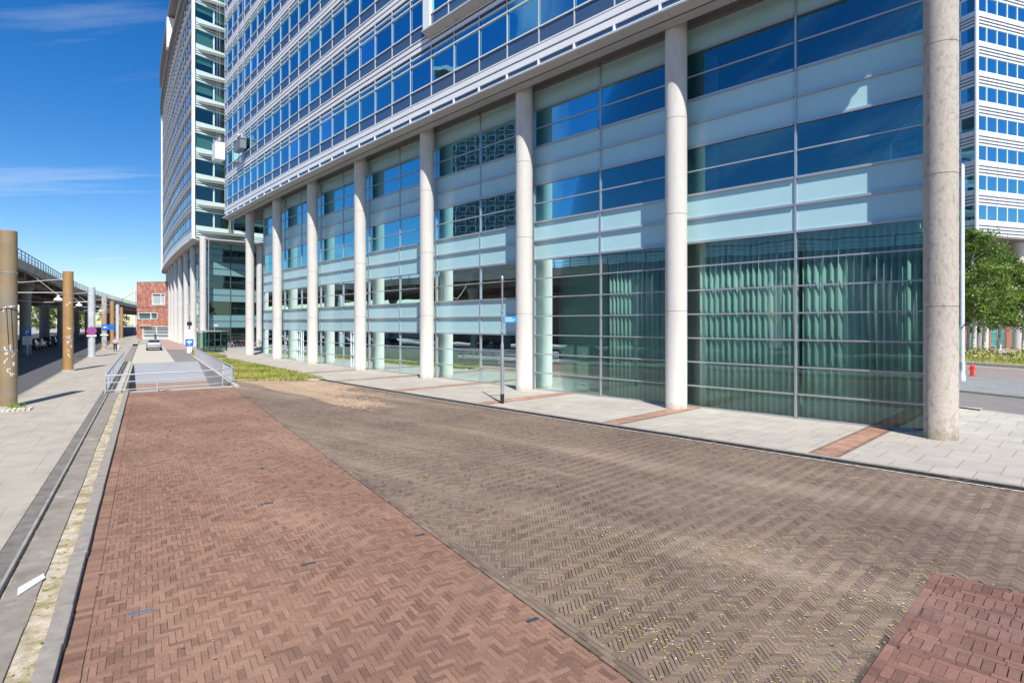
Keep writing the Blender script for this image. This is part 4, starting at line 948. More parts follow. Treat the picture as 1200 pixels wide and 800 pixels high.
for u in (31.7, 53.9, 75.7, 97.6, 119.6, 141.5):
    w = MB(); w.tube([S(u, -5.2, 6.9), S(u, -7.7, 6.55), S(u, -10.3, 9.0)], .02, PAINTW, 5); w.tube([S(u, -5.2, 5.9), S(u, -9, 5.8), S(u, -12, 6.0)], .025, PAINTW, 5)
    tag(w.build('span_wire'), 'pale span wires from the %s to the viaduct' % {31.7: 'graffitied ochre post', 53.9: 'orange brown scribbled post', 75.7: 'pale grey sign post', 97.6: 'post with the blue arrow sign', 119.6: 'orange post after the blue arrow sign', 141.5: 'grey post behind the walking person'}[u], 'wire', 'span wires across the road')

# ------------------------------------------------------------------ ramp, walls and railings
RAMP = mat('ramp_asphalt', (0.30, 0.31, 0.33), .9, var=.08, scale=.5, bump=.2)
g = MB(); n = 14
prev = None
for k in range(n):
    u0 = 63 - 27.5 * k / n; u1 = 63 - 27.5 * (k + 1) / n
    zf = lambda u: -(max(0, 63 - u) * .105)
    g.poly([S(u0, -1.2, zf(u0)), S(u1, -1.2, zf(u1)), S(u1, 4.2, zf(u1)), S(u0, 4.2, zf(u0))], RAMP if u0 > 54 else mat('ramp_brown_brick', (0.28, 0.19, 0.15), .9, var=.15, scale=3))
g.build('ramp', kind='structure')
g = MB(); g.poly([S(u, v, z) for u, v, z in ((35.9, -1.2, -3.2), (35.9, 4.2, -3.2), (20, 4.2, -4.4), (20, -1.2, -4.4))], RAMP); g.build('underpass_floor', kind='structure')
RW = mat('pale_retaining_concrete', (0.42, 0.41, 0.39), .9, var=.12, scale=1.5, bump=.2)
for vv, lab in ((-1.35, 'left retaining wall of the ramp down under the plaza'), (4.2, 'right retaining wall of the ramp beside the grass')):
    g = MB(); g.hexa([S(35.9, vv, -3.4), S(70 if vv > 0 else 64, vv, -3.4), S(70 if vv > 0 else 64, vv + .25, -3.4), S(35.9, vv + .25, -3.4), S(35.9, vv, .12), S(70 if vv > 0 else 64, vv, .12), S(70 if vv > 0 else 64, vv + .25, .12), S(35.9, vv + .25, .12)], RW)
    tag(g.build('retaining_wall', bevel=.01), lab, 'wall')
g = MB(); g.hexa([S(36.2, -1.1, -1.2), S(36.2, 4.2, -1.2), S(36.6, 4.2, -1.2), S(36.6, -1.1, -1.2), S(36.2, -1.1, .05), S(36.2, 4.2, .05), S(36.6, 4.2, .05), S(36.6, -1.1, .05)], RW); tag(g.build('coping_beam', bevel=.01), 'concrete edge beam where the brick plaza stops above the ramp', 'beam')
def road_strip(u0, u1, v0, v1, z, m, name): g = MB(); g.poly([S(u0, v0, z), S(u0, v1, z), S(u1, v1, z), S(u1, v0, z)], m); g.build(name, kind='structure')
road_strip(63, 118, -1.2, 2.3, .0, mat('pale_concrete_road', (0.50, 0.45, 0.38), .9, var=.08, scale=.6), 'ramp_road')
road_strip(63, 92, 2.3, 4.4, .004, mat('patched_asphalt', (0.22, 0.20, 0.19), .9, var=.1, scale=1), 'lay_by')
road_strip(92, 160, 2.3, 9, .02, mat('pink_brick_paving', (0.42, 0.28, 0.23), .9, var=.12, scale=1.5), 'tower_forecourt')
g = MB(); g.hexa([S(62, -1.9, 0), S(118, -1.9, 0), S(118, -1.2, 0), S(62, -1.2, 0), S(62, -1.9, .1), S(118, -1.9, .1), S(118, -1.2, .1), S(62, -1.2, .1)], SLABD); g.build('ramp_kerb', kind='structure')
SILV = mat('silver_painted_rail', (0.60, 0.63, 0.68), .35, .35)
# cross railing
def catm(pts, n=5):
    out = []
    for i in range(len(pts) - 1):
        p0 = pts[max(i - 1, 0)]; p1 = pts[i]; p2 = pts[i + 1]; p3 = pts[min(i + 2, len(pts) - 1)]
        for k in range(n):
            t = k / n; out.append(.5 * ((2 * p1) + (p2 - p0) * t + (2 * p0 - 5 * p1 + 4 * p2 - p3) * t * t + (3 * p1 - p0 - 3 * p2 + p3) * t ** 3))
    return out + [pts[-1]]
cr_pts = [S(35.6, -1.75), S(36.0, .5), S(36.3, 2.4), S(36.9, 3.7), S(38.2, 4.42)]
cr = empty('cross_railing', tuple(S(36, 1)), label='low tubular railing crossing the end of the brick plaza above the ramp', cat='railing')
g = MB()
for z, r0 in ((.98, .035), (.62, .022), (.22, .02)): g.tube([p + Vector((0, 0, z)) for p in catm(cr_pts)], r0, SILV, 8)
g.build('rail', cr, smooth=True)
for p in (cr_pts[0], cr_pts[1], cr_pts[3], cr_pts[4]):
    g = MB(); g.cyl(p + Vector((0, 0, 0)), p + Vector((0, 0, .96)), .03, .03, SILV, 8); g.build('post', cr)
def fence(u0, u1, v, lab, sp=.14, panel=None):
    r = empty('guard_railing', tuple(S(u0, v)), label=lab, cat='railing'); g = MB(); b = .1
    g.tube([S(u0, v, 1.05), S(u1, v, 1.05)], .035, SILV, 8); g.tube([S(u0, v, .18), S(u1, v, .18)], .02, SILV, 6); g.build('rail', r)
    g = MB(); u = u0 + .1
    stop = panel or u1
    while u < stop: g.box(S(u, v, .62), (.012, .04, .84), SILV, R(-ST_AZ)); u += sp
    g.build('baluster', r)
    if panel:
        g = MB(); g.hexa([S(panel, v - .02, .12), S(u1, v - .02, .12), S(u1, v + .02, .12), S(panel, v + .02, .12), S(panel, v - .02, 1.0), S(u1, v - .02, 1.0), S(u1, v + .02, 1.0), S(panel, v + .02, 1.0)], PAINTW); g.build('panel', r)
    u = u0
    while u <= u1 + .01: 
        g = MB(); g.cyl(S(u, v, 0), S(u, v, 1.04), .032, .032, SILV, 8); g.build('post', r); u += (u1 - u0) / 8
    return r
fence(35.8, 64, -1.72, 'left guard railing with vertical bars along the pavement edge of the ramp')
fence(38.4, 70, 4.36, 'right guard railing beside the grass, mostly filled with white panels', panel=43)
# ------------------------------------------------------------------ vegetation
GRASS = mat('sunlit_grass', (0.22, 0.23, 0.04), .9, var=.3, scale=2, col2=(0.44, 0.35, 0.13), c2=(.50, .66), dscale=1.5)
GRS2 = mat('grass_blade', (0.20, 0.26, 0.035), .7, var=.3, scale=1, col2=(0.42, 0.36, 0.10), c2=(.44, .58), dscale=.8)
def pt_in(poly, x, y):
    c = False; n = len(poly)
    for i in range(n):
        x1, y1 = poly[i][0], poly[i][1]; x2, y2 = poly[(i + 1) % n][0], poly[(i + 1) % n][1]
        if (y1 > y) != (y2 > y) and x < (x2 - x1) * (y - y1) / (y2 - y1) + x1: c = not c
    return c
def lawn(poly, n, name, h=.12, z=.03):
    g = MB(); g.poly([Vector((p[0], p[1], z)) for p in poly], GRASS)
    xs = [p[0] for p in poly]; ys = [p[1] for p in poly]; k = 0
    while k < n:
        x = random.uniform(min(xs), max(xs)); y = random.uniform(min(ys), max(ys))
        if not pt_in(poly, x, y): continue
        k += 1; hh = h * random.uniform(.4, 1.5); a = random.random() * 6.28; w = random.uniform(.02, .05)
        dx, dy = math.cos(a) * w, math.sin(a) * w; lx, ly = random.gauss(0, .06), random.gauss(0, .06)
        g.poly([Vector((x - dx, y - dy, z)), Vector((x + dx, y + dy, z)), Vector((x + lx, y + ly, z + hh))], GRS2)
    return g.build(name, kind='stuff', label='sunny patchy lawn', cat='grass')
lw = [GP(380.5, 444.6), GP(345, 446.2), GP(275.5, 446.5), S(38.6, 4.65), S(69, 4.65), GP(262, 419.5), GP(302, 427), GP(346, 436), GP(370, 441.5)]
l = lawn(lw, 26000, 'grass'); l['label'] = 'patchy yellow green lawn between the ramp railing and the columns'; 
l = lawn([S(70.5, 4.6), S(86, 4.6), S(86, 6.6), S(70.5, 7.5)], 3000, 'grass'); l['label'] = 'small grass patch by the glass shelter'
l = lawn([X(54, -5), X(66, -5), X(66, 90), X(54, 90)], 9000, 'grass', .25, .15); l['label'] = 'green grass bed under the birch trees'
g = MB(); 
for n0, n1, d0, d1 in ((53.6, 54, -5, 90),): g.hexa([X(n0, d0, -.02), X(n1, d0, -.02), X(n1, d1, -.02), X(n0, d1, -.02), X(n0, d0, .25), X(n1, d0, .25), X(n1, d1, .25), X(n0, d1, .25)], CONC)
g.build('planting_bed_kerb', kind='structure')
g = MB(); kp = [pe1, pe0]; d_ = (pe0 - pe1).normalized(); n_ = Vector((-d_.y, d_.x, 0))
g.hexa([pe1, pe0, pe0 + n_ * .12, pe1 + n_ * .12] + [p + Vector((0, 0, .09)) for p in (pe1, pe0, pe0 + n_ * .12, pe1 + n_ * .12)], CONC); g.build('lawn_kerb', kind='structure')
# weeds in the joints and blown pollen
WG = mat('weed_green', (0.16, 0.30, 0.03), .6, var=.3, scale=5); WY = mat('dry_yellow_litter', (0.46, 0.37, 0.10), .8, var=.3, scale=5); WW = mat('pale_litter', (0.62, 0.60, 0.55), .8)
g = MB()
def tuft(x, y, s, n=14, m=WG):
    for k in range(n):
        a = random.random() * 6.28; l = s * random.uniform(.4, 1); h = s * random.uniform(.2, .8); w = s * .12; dx, dy = math.cos(a), math.sin(a)
        g.poly([Vector((x - dy * w, y + dx * w, .006)), Vector((x + dy * w, y - dx * w, .006)), Vector((x + dx * l, y + dy * l, h + .006))], m)
for (X_, Y_, s) in ((403, 684, 0), ):
    pass
for X_, Y_, s in ((160, 647, .05), (118, 673, .07), (113, 688, .05), (134, 684, .04), (169, 672, .05), (197, 706, .04), (200, 718, .05), (219, 714, .05), (214, 760, .06), (222, 664, .04), (258, 657, .04), (240, 700, .04), (307, 549, .16), (320, 553, .08), (240, 490, .16), (262, 480, .14), (196, 511, .12), (200, 505, .14), (252, 773, .05), (310, 770, .04), (340, 728, .03), (657, 687, .06), (694, 710, .07), (871, 682, .05), (815, 646, .05), (850, 663, .05), (975, 757, .07), (980, 787, .06), (1075, 747, .04), (765, 732, .05), (660, 565, .10), (560, 600, .06), (500, 560, .14), (480, 565, .12), (515, 585, .07), (566, 610, .07)):
    p = GP(X_, Y_); tuft(p.x, p.y, s * .75, 16)
g.build('weeds', kind='stuff', label='small green weeds sprouting from the brick joints', cat='weeds')
def hjoint(x, y):
    # snap to a nearby joint of the brown herringbone bond
    return round(x / .07) * .07, y
g = MB(); dens = 0
def flake(x, y, s, m, z=.016):
    a = random.choice([0, 1.57, random.random() * 3.14]); dx, dy = math.cos(a) * s, math.sin(a) * s; w = s * .35
    g.poly([Vector((x - dx, y - dy, z)), Vector((x + dy * .35, y - dx * .35, z + .002)), Vector((x + dx, y + dy, z)), Vector((x - dy * .35, y + dx * .35, z + .003))], m)
k = 0
while k < 6500:
    t = random.random()
    if k % 2: Y = 5.2 + 5.0 * random.random() ** 1.3; x = random.gauss(3.4, 1.9); y = Y
    else: p = MAIN.pt(random.uniform(-1.4, 2.6), 5.4 + abs(random.gauss(0, 1.3))); x, y = p.x, p.y
    if not dark_in(np.array([x]), np.array([y]))[0]: continue
    nz = math.sin(x * 2.1 + math.sin(y * 1.7) * 2) * math.sin(y * 1.9 + x * .8)
    if random.random() > .25 + .75 * max(0, nz): continue
    flake(x, y, random.uniform(.007, .026), random.choice([WY, WY, WY, WY, WY, WY, WG, WW])); k += 1
for k in range(500):
    u = random.uniform(4, 25); v = random.uniform(-.5, 4.1); p = S(u, v); flake(p.x, p.y, random.uniform(.005, .016), random.choice([WY, WW, WG]))
g.build('leaf_litter', kind='stuff', label='yellow pollen and leaf bits strewn in the joints', cat='litter')
g = MB()
for k in range(330):
    u = 4 + 34 * random.random() ** 1.3; v = random.choice([random.gauss(-1.07, .06), random.gauss(-1.6, .02), random.gauss(-1.92, .02)]); p = S(u, v)
    s = random.uniform(.02, .06)
    for q in range(8):
        a = random.random() * 6.28; l = s * random.uniform(.4, 1); w = s * .14; dx, dy = math.cos(a), math.sin(a); z = .05 if v > -1.7 else .09
        g.poly([Vector((p.x - dy * w, p.y + dx * w, z)), Vector((p.x + dy * w, p.y - dx * w, z)), Vector((p.x + dx * l, p.y + dy * l, z + s * random.uniform(.3, .8)))], WG if k % 3 == 0 else WY)
p = S(30.9, -4.55)
for q in range(90):
    a = random.random() * 6.28; l = random.uniform(.05, .22); dx, dy = math.cos(a), math.sin(a); bx, by = p.x + random.gauss(0, .16), p.y + random.gauss(0, .16)
    g.poly([Vector((bx - dy * .02, by + dx * .02, .1)), Vector((bx + dy * .02, by - dx * .02, .1)), Vector((bx + dx * l * .5, by + dy * l * .5, .1 + l * 1.6))], WG)
g.build('kerb_weeds', kind='stuff', label='dry weeds growing along the left kerb and at the post foot', cat='weeds')
# loose cobbles heaved up at the foot of the nearest post
g = MB()
for i in range(9):
    for j in range(3):
        p = S(30.2 + j * .24, -5.0 + i * .16 - .3, .115 + random.uniform(0, .03)); g.box(p, (.13, .2, .1), CONC, R(-ST_AZ) + random.gauss(0, .12))
tag(g.build('heaved_cobbles', bevel=.01), 'patch of heaved pale cobbles at the foot of the graffitied ochre post', 'cobbles')

LEAFM = {}
def leafmat(name, a, b):
    m = bpy.data.materials.new(name); m.use_nodes = True; t = m.node_tree; bs = t.nodes['Principled BSDF']; bs.inputs['Roughness'].default_value = .55
    at = t.nodes.new('ShaderNodeAttribute'); at.attribute_name = 'rnd'; cr_ = t.nodes.new('ShaderNodeValToRGB'); cr_.color_ramp.elements[0].color = (*a, 1); cr_.color_ramp.elements[1].color = (*b, 1)
    t.links.new(at.outputs['Fac'], cr_.inputs[0]); t.links.new(cr_.outputs[0], bs.inputs['Base Color'])
    tl = t.nodes.new('ShaderNodeBsdfTranslucent'); t.links.new(cr_.outputs[0], tl.inputs[0]); mx = t.nodes.new('ShaderNodeMixShader'); mx.inputs[0].default_value = .35
    t.links.new(bs.outputs[0], mx.inputs[1]); t.links.new(tl.outputs[0], mx.inputs[2]); t.links.new(mx.outputs[0], t.nodes['Material Output'].inputs[0]); return m
LF1 = leafmat('birch_leaves', (0.085, 0.155, 0.025), (0.24, 0.35, 0.06)); LF2 = leafmat('dark_leaves', (0.035, 0.08, 0.015), (0.10, 0.18, 0.035))
BIRCH = mat('birch_bark', (0.62, 0.60, 0.55), .8, var=.1, scale=4, col2=(0.05, 0.045, 0.04), c2=(.55, .6), dscale=2, stretch=(1, 1, 3)); BARK = mat('brown_bark', (0.12, 0.09, 0.06), .9, var=.2, scale=4)
def tree(base, H, W, name, label, cat, lm, bark, nl=7000, ls=.16, clear=.22, group=None):
    r = empty(name, tuple(base), label=label, cat=cat, group=group); g = MB(); b = Vector(base)
    pts = [b + Vector((math.sin(k * .9) * .02 * H * k / 8, math.cos(k * 1.3) * .015 * H * k / 8, H * .95 * k / 8)) for k in range(9)]
    g.tube(pts, [H * .016 * (1 - k / 9) + .02 for k in range(9)], bark, 10)
    tips = []
    for k in range(26):
        f = clear + (1 - clear) * (k + .5) / 26 * .95; a = k * 2.4 + random.uniform(-.4, .4); o = pts[min(8, int(f * 8))]; z = H * .95 * f
        rad = W * (math.sin(math.pi * min(1, (f - clear) / (1 - clear) * .80 + .20)) ** .7) * random.uniform(.75, 1.1)
        s = Vector((o.x, o.y, b.z + z)); e = s + Vector((math.cos(a) * rad, math.sin(a) * rad, rad * random.uniform(.1, .6))); m_ = (s + e) / 2 + Vector((0, 0, rad * .15))
        g.tube([s, m_, e], [H * .005 * (1.2 - f) + .015, .02, .008], bark, 5); tips.append((s, m_, e, rad))
    g.build('trunk', r, smooth=True)
    n = nl; tr = [tips[random.randrange(len(tips))] for _ in range(n)]
    V = np.zeros((n, 4, 3)); 
    clumps = []
    for s, m_, e, rad in tips:
        for q in range(4):
            f = random.uniform(.3, 1.05); p = s * (1 - f) + e * f + Vector((random.gauss(0, .1), random.gauss(0, .1), random.gauss(0, .12))) * rad; clumps.append((p, random.uniform(.28, .55) * (.35 * W)))
    C = np.array([tuple(c[0]) for c in clumps]); RR = np.array([c[1] for c in clumps]); idx = RNG.integers(0, len(C), n)
    P = C[idx] + RNG.normal(0, 1, (n, 3)) * RR[idx][:, None] * np.array([.8, .8, .62])
    A = RNG.normal(0, 1, (n, 3)); A /= np.linalg.norm(A, axis=1)[:, None]; Bv = np.cross(A, RNG.normal(0, 1, (n, 3))); Bv /= np.linalg.norm(Bv, axis=1)[:, None]
    sz = ls * RNG.uniform(.6, 1.3, n)[:, None]
    V[:, 0] = P - A * sz; V[:, 1] = P - Bv * sz * .5; V[:, 2] = P + A * sz; V[:, 3] = P + Bv * sz * .5
    me = bpy.data.meshes.new('crown'); me.from_pydata(V.reshape(-1, 3).tolist(), [], np.arange(n * 4).reshape(n, 4).tolist()); me.materials.append(lm)
    at = me.attributes.new('rnd', 'FLOAT', 'FACE'); cl = RNG.random(len(C)); at.data.foreach_set('value', np.clip(cl[idx] * .6 + RNG.random(n) * .4, 0, 1).astype(np.float32))
    o = bpy.data.objects.new('crown', me); COL.objects.link(o); adopt(o, r); return r
tree(GP(1141, 419), 14.3, 2.9, 'birch_tree', 'tall birch with the thickest white trunk, nearest the tall light pole', 'tree', LF1, BIRCH, 11000, .15, .25, 'birches by the right tower')
tree(GP(1153, 417.5), 12.8, 2.7, 'birch_tree', 'slim birch second from the light pole', 'tree', LF1, BIRCH, 9000, .15, .25, 'birches by the right tower')
tree(GP(1171, 415.5), 12.4, 3.2, 'birch_tree', 'leaning birch with pale trunk in front of the red brick pier', 'tree', LF1, BIRCH, 10000, .15, .25, 'birches by the right tower')
tree(GP(1199, 416), 11.0, 3.3, 'birch_tree', 'birch cut by the right edge of the picture', 'tree', LF1, BIRCH, 9000, .15, .2, 'birches by the right tower')
tree(GP(1134, 414), 10.5, 2.2, 'birch_tree', 'small birch half hidden behind the tall light pole', 'tree', LF1, BIRCH, 6000, .15, .25, 'birches by the right tower')
g = MB()
for k in range(14):
    c = X(57 + random.uniform(0, 6), 28 + k * 2.2, .5); 
    for q in range(220):
        p = c + Vector((random.gauss(0, .8), random.gauss(0, .8), abs(random.gauss(0, .3)))); s = .12; a = random.random() * 6.28; dx, dy = math.cos(a) * s, math.sin(a) * s
        g.poly([p + Vector((-dx, -dy, 0)), p + Vector((dx, dy, 0)), p + Vector((dy * .5, -dx * .5, s))], GRS2)
g.build('shrubs', kind='stuff', label='low green shrubs under the birches', cat='shrubs')
far_tree_u = [(235, -38, 11), (205, -42, 10), (255, -30, 12), (175, -48, 10), (280, -22, 12), (300, -12, 13)]
labs = ['leafy tree seen under the viaduct beyond the posts', 'dark bushy tree deep behind the viaduct pillars', 'broad tree beyond the far bend of the viaduct', 'dark tree behind the parked cars under the viaduct', 'tree in the gap between the viaduct and the red stone building', 'farthest tree behind the red stone building']
for (u, v, h), lb in zip(far_tree_u, labs): tree(S(u, v, 0), h, h * .42, 'leafy_tree', lb, 'tree', LF2 if 'dark' in lb else LF1, BARK, 3500, .38, .15, 'trees beyond the viaduct')

# ------------------------------------------------------------------ cars
def make_car(cname, paint, label):
    r = empty(cname, (0, 0, 0), label=label, cat='car')
    GLS = mat('car_glass', (0.03, 0.04, 0.05), .05, spec=.9); 
    # stations along x (front +): (x, halfwidth, z_low, z_belt, z_roof, roof halfwidth)
    st = [(-2.2, .74, .42, .78, .82, .70), (-2.12, .82, .28, .92, .98, .74), (-1.9, .87, .24, .96, 1.06, .70), (-1.35, .89, .22, .97, 1.38, .62), (-.7, .90, .22, .95, 1.46, .62), (.1, .90, .22, .93, 1.46, .61), (.55, .90, .22, .93, 1.36, .62), (1.15, .90, .22, .92, .97, .74), (1.8, .86, .24, .80, .84, .70), (2.12, .78, .28, .62, .70, .62), (2.2, .68, .40, .56, .58, .56)]
    def ring(s, k=1.0):
        x, hw, zl, zb, zr, rw = s
        half = [(0, zl), (hw * .8, zl), (hw * .98, zl + .08), (hw, (zl + zb) / 2), (hw * .97, zb - .03), (hw * .93, zb), (rw + (hw * .93 - rw) * .12, zr - (zr - zb) * .12), (rw * .85, zr), (0, zr + .02)]
        return [Vector((x, y, z)) for y, z in half] + [Vector((x, -y, z)) for y, z in half[::-1][1:-1]]
    g = MB(); g.ring([ring(s) for s in st], paint); b = g.build('body', r, smooth=True)
    # windows: slightly proud panels over the greenhouse
    g = MB()
    for sg in (1, -1):
        for (xa, xb) in ((-1.28, -.62), (-.55, .05), (.12, .62)):
            def sp(x, f):
                for s0, s1 in zip(st[:-1], st[1:]):
                    if s0[0] <= x <= s1[0]:
                        t = (x - s0[0]) / (s1[0] - s0[0]); v = [a + (c - a) * t for a, c in zip(s0, s1)]; break
                hw, zb, zr, rw = v[1], v[3], v[4], v[5]; y0, z0 = hw * .93, zb; y1, z1 = rw + (hw * .93 - rw) * .12, zr - (zr - zb) * .12
                return Vector((x, sg * (y0 + (y1 - y0) * f + .006), z0 + (z1 - z0) * f))
            g.poly([sp(xa, .08), sp(xb, .08), sp(xb, .92), sp(xa, .92)], GLS)
    g.poly([Vector((.60, -.56, 1.335)), Vector((.60, .56, 1.335)), Vector((1.13, .68, .99)), Vector((1.13, -.68, .99))], GLS)
    g.poly([Vector((-1.40, -.56, 1.365)), Vector((-1.40, .56, 1.365)), Vector((-1.88, .64, 1.085)), Vector((-1.88, -.64, 1.085))], GLS)
    # keep the panes just proud of the body
    g.v = [(x * 1.0 + (.012 if x > .59 and abs(y) < .7 else (-.012 if x < -1.39 else 0)), y, z + (.012 if (x > .59 or x < -1.39) and abs(y) < .7 else 0)) for x, y, z in g.v]
    g.build('window', r)
    for x in (-1.35, 1.35):
        for sg in (1, -1):
            w = MB(); c = Vector((x, sg * .80, .32)); w.cyl(c - Vector((0, .11, 0)), c + Vector((0, .11, 0)), .32, .32, BLACK, 24); w = w.build('wheel', r, smooth=True)
            h = MB(); h.cyl(c + Vector((0, sg * .10, 0)), c + Vector((0, sg * .125, 0)), .2, .18, ALU, 16); h.build('rim', w, smooth=True)
    for sg in (1, -1):
        g = MB(); g.box((-2.13, sg * .62, .80), (.12, .28, .13), RED); g.build('tail_light', r, bevel=.02)
        g = MB(); g.box((2.08, sg * .58, .60), (.12, .3, .12), PAINTW); g.build('headlight', r, bevel=.02)
        g = MB(); g.box((.75, sg * .98, .98), (.12, .18, .12), paint); g.build('mirror', r, bevel=.03)
    g = MB(); g.box((-2.215, 0, .55), (.02, .52, .11), mat('plate_yellow', (.75, .45, .02), .5)); g.build('number_plate', r)
    g = MB(); g.box((-2.12, 0, .36), (.16, 1.5, .14), BLACK); g.box((2.12, 0, .34), (.16, 1.3, .14), BLACK); g.build('bumper', r, bevel=.03)
    return r
silver = make_car('parked_car', mat('silver_blue_car_paint', (0.50, 0.54, 0.60), .25, .5), 'silver car seen from behind on the pale road past the ramp')
p = S(91, 1.4, .02); silver.location = S(93.2, .9, .01); silver.rotation_euler = (0, 0, R(90 - ST_AZ))
dk = make_car('parked_car', mat('dark_car_paint', (0.03, 0.035, 0.05), .2, .3), 'dark'); dk['group'] = 'cars parked under the viaduct'
wh = make_car('parked_car', mat('pale_car_paint', (0.55, 0.57, 0.60), .25, .3), 'pale'); wh['group'] = 'cars parked under the viaduct'
cars = [(dk, 96, -13.6, 'dark car parked under the viaduct, nearest the notice board'), (dk, 103.5, -13.6, 'dark car parked second behind the notice board'), (wh, 110.5, -13.7, 'pale car parked under the viaduct between dark ones'), (dk, 117, -13.6, 'dark car parked by the third viaduct pillar in view'), (dk, 124, -13.6, 'dark car half hidden by the orange brown post'), (dk, 131, -13.5, 'dark car in the gap left of the pale grey post'), (dk, 186, -6.6, 'dark car parked near the far bend of the viaduct'), (dk, 88, -19, 'dark car in the rear parking row beside the nearest visible pillar'), (wh, 98, -19, 'pale car in the rear parking row under the viaduct'),
        (wh, 62, -13.6, 'pale car reflected in the curtained glass'), (dk, 54, -13.6, 'dark car mirrored in the glass left of the second column'), (dk, 40, -13.6, 'dark car mirrored in the glass right of the second column'), (wh, 30, -13.6, 'pale car mirrored in the glass beside the corner column'), (dk, 16, -13.6, 'dark car mirrored low in the first bay'), (wh, 6, -13.6, 'pale car mirrored at the right of the first bay'), (dk, -8, -13.6, 'dark car mirrored at the far right of the first bay'), (dk, 75, -13.6, 'dark car mirrored in the third bay')]
for i, (c, u, v, lb) in enumerate(cars): place(c, USED, S(u, v, .0), R(90 - ST_AZ) + (math.pi if i % 3 == 0 else 0), lb)

# ------------------------------------------------------------------ people
def person(loc, rz, pose, shirt, trousers, hair, label, skin=(0.45, 0.28, 0.2)):
    r = empty('person', loc, rz, label=label, cat='person')
    SK = mat('skin_%d' % int(skin[0] * 100), skin, .6)
    def skinobj(name, joints, edges, rad, m, root=0, par=r):
        me = bpy.data.meshes.new(name); me.from_pydata(joints, edges, []); me.materials.append(m); o = bpy.data.objects.new(name, me); COL.objects.link(o)
        o.modifiers.new('skin', 'SKIN'); sd = o.modifiers.new('sub', 'SUBSURF'); sd.levels = sd.render_levels = 2
        for i, q in enumerate(me.skin_vertices[0].data): q.radius = (rad[i], rad[i]) if not isinstance(rad[i], tuple) else rad[i]; q.use_root = i == root
        o.parent = par; return o
    J = dict(pel=(0, 0, .95), ch=(0, .0, 1.25), nk=(0, .0, 1.50), hd=(0, .02, 1.60), top=(0, .01, 1.74),
             shl=(-.19, 0, 1.43), ell=(-.25, -.02, 1.15), wrl=(-.27, .08, .90), hal=(-.27, .11, .80), shr=(.19, 0, 1.43), elr=(.25, -.02, 1.15), wrr=(.27, .08, .90), har=(.27, .11, .80),
             hil=(-.10, 0, .90), knl=(-.11, .05, .50), anl=(-.11, -.02, .08), fol=(-.12, .14, .03), hir=(.10, 0, .90), knr=(.11, -.02, .50), anr=(.11, -.12, .09), forr=(.12, .03, .03))
    J.update(pose); K = list(J); ix = {k: i for i, k in enumerate(K)}
    E_ = [('pel', 'ch'), ('ch', 'nk'), ('nk', 'hd'), ('hd', 'top'), ('ch', 'shl'), ('shl', 'ell'), ('ell', 'wrl'), ('wrl', 'hal'), ('ch', 'shr'), ('shr', 'elr'), ('elr', 'wrr'), ('wrr', 'har'), ('pel', 'hil'), ('hil', 'knl'), ('knl', 'anl'), ('anl', 'fol'), ('pel', 'hir'), ('hir', 'knr'), ('knr', 'anr'), ('anr', 'forr')]
    rad = dict(pel=(.15, .10), ch=(.15, .11), nk=.055, hd=(.085, .10), top=.05, shl=.06, ell=.042, wrl=.03, hal=.035, shr=.06, elr=.042, wrr=.03, har=.035, hil=.085, knl=.055, anl=.04, fol=.035, hir=.085, knr=.055, anr=.04, forr=.035)
    body = skinobj('body', [J[k] for k in K], [(ix[a], ix[b]) for a, b in E_], [rad[k] for k in K], SK)
    K1 = ['ch', 'pel', 'shl', 'ell', 'shr', 'elr', 'nk']; mid = lambda a, b, f: tuple(J[a][i] + (J[b][i] - J[a][i]) * f for i in range(3))
    P1 = [J['ch'], J['pel'], J['shl'], J['ell'], J['shr'], J['elr'], mid('ch', 'nk', .85), mid('ell', 'wrl', .8), mid('elr', 'wrr', .8)]
    skinobj('shirt', P1, [(0, 1), (0, 2), (2, 3), (0, 4), (4, 5), (0, 6), (3, 7), (5, 8)], [(.18, .135), (.175, .13), .08, .062, .08, .062, .075, .05, .05], shirt)
    P2 = [J['pel'], J['hil'], J['knl'], mid('knl', 'anl', .92), J['hir'], J['knr'], mid('knr', 'anr', .92)]
    skinobj('trousers', P2, [(0, 1), (1, 2), (2, 3), (0, 4), (4, 5), (5, 6)], [(.165, .12), .105, .075, .062, .105, .075, .062], trousers)
    h = MB(); hp = Vector(J['hd']); h.lathe((hp.x, hp.y - .015, hp.z), [(.085, -.02), (.108, .05), (.10, .11), (.06, .155), (.01, .17)], hair, 14); hh = h.build('hair', smooth=True); hh.parent = r
    for a in ('anl', 'anr'):
        s_ = MB(); f = J['fol' if a == 'anl' else 'forr']; s_.box(((J[a][0] + f[0]) / 2, (J[a][1] + f[1]) / 2 + .02, .045), (.10, .27, .09), BLACK); q = s_.build('shoe', bevel=.03); q.parent = r
    return r
gh = mat('grey_hair', (.35, .33, .31), .9); dh = mat('dark_hair', (.03, .025, .02), .9)
pink = mat('pink_shirt', (.62, .42, .55), .9); blk = mat('black_cloth', (.015, .015, .018), .9); navy = mat('navy_cloth', (.02, .04, .09), .9)
pp = S(GP(135, 412.5).dot(SU), GP(135, 412.5).dot(SV), .1)
person(tuple(pp), R(-ST_AZ), {}, pink, blk, gh, 'person in pink shirt and black trousers walking away, carrying a white bag')
bag = MB(); q = pp + SV * .33 + SU * .1; bag.box(q + Vector((0, 0, .58)), (.12, .34, .42), PAINTW, R(-ST_AZ)); bag.tube([q + SU * .1 + Vector((0, 0, .78)), q + Vector((0, 0, .92)), q - SU * .1 + Vector((0, 0, .78))], .01, PAINTW, 5)
tag(bag.build('carrier_bag', bevel=.04), 'white carrier bag held by the walking person in pink', 'bag')
pc2 = Vector(((182.3 - 600) / 678 * 112, 112, .02))
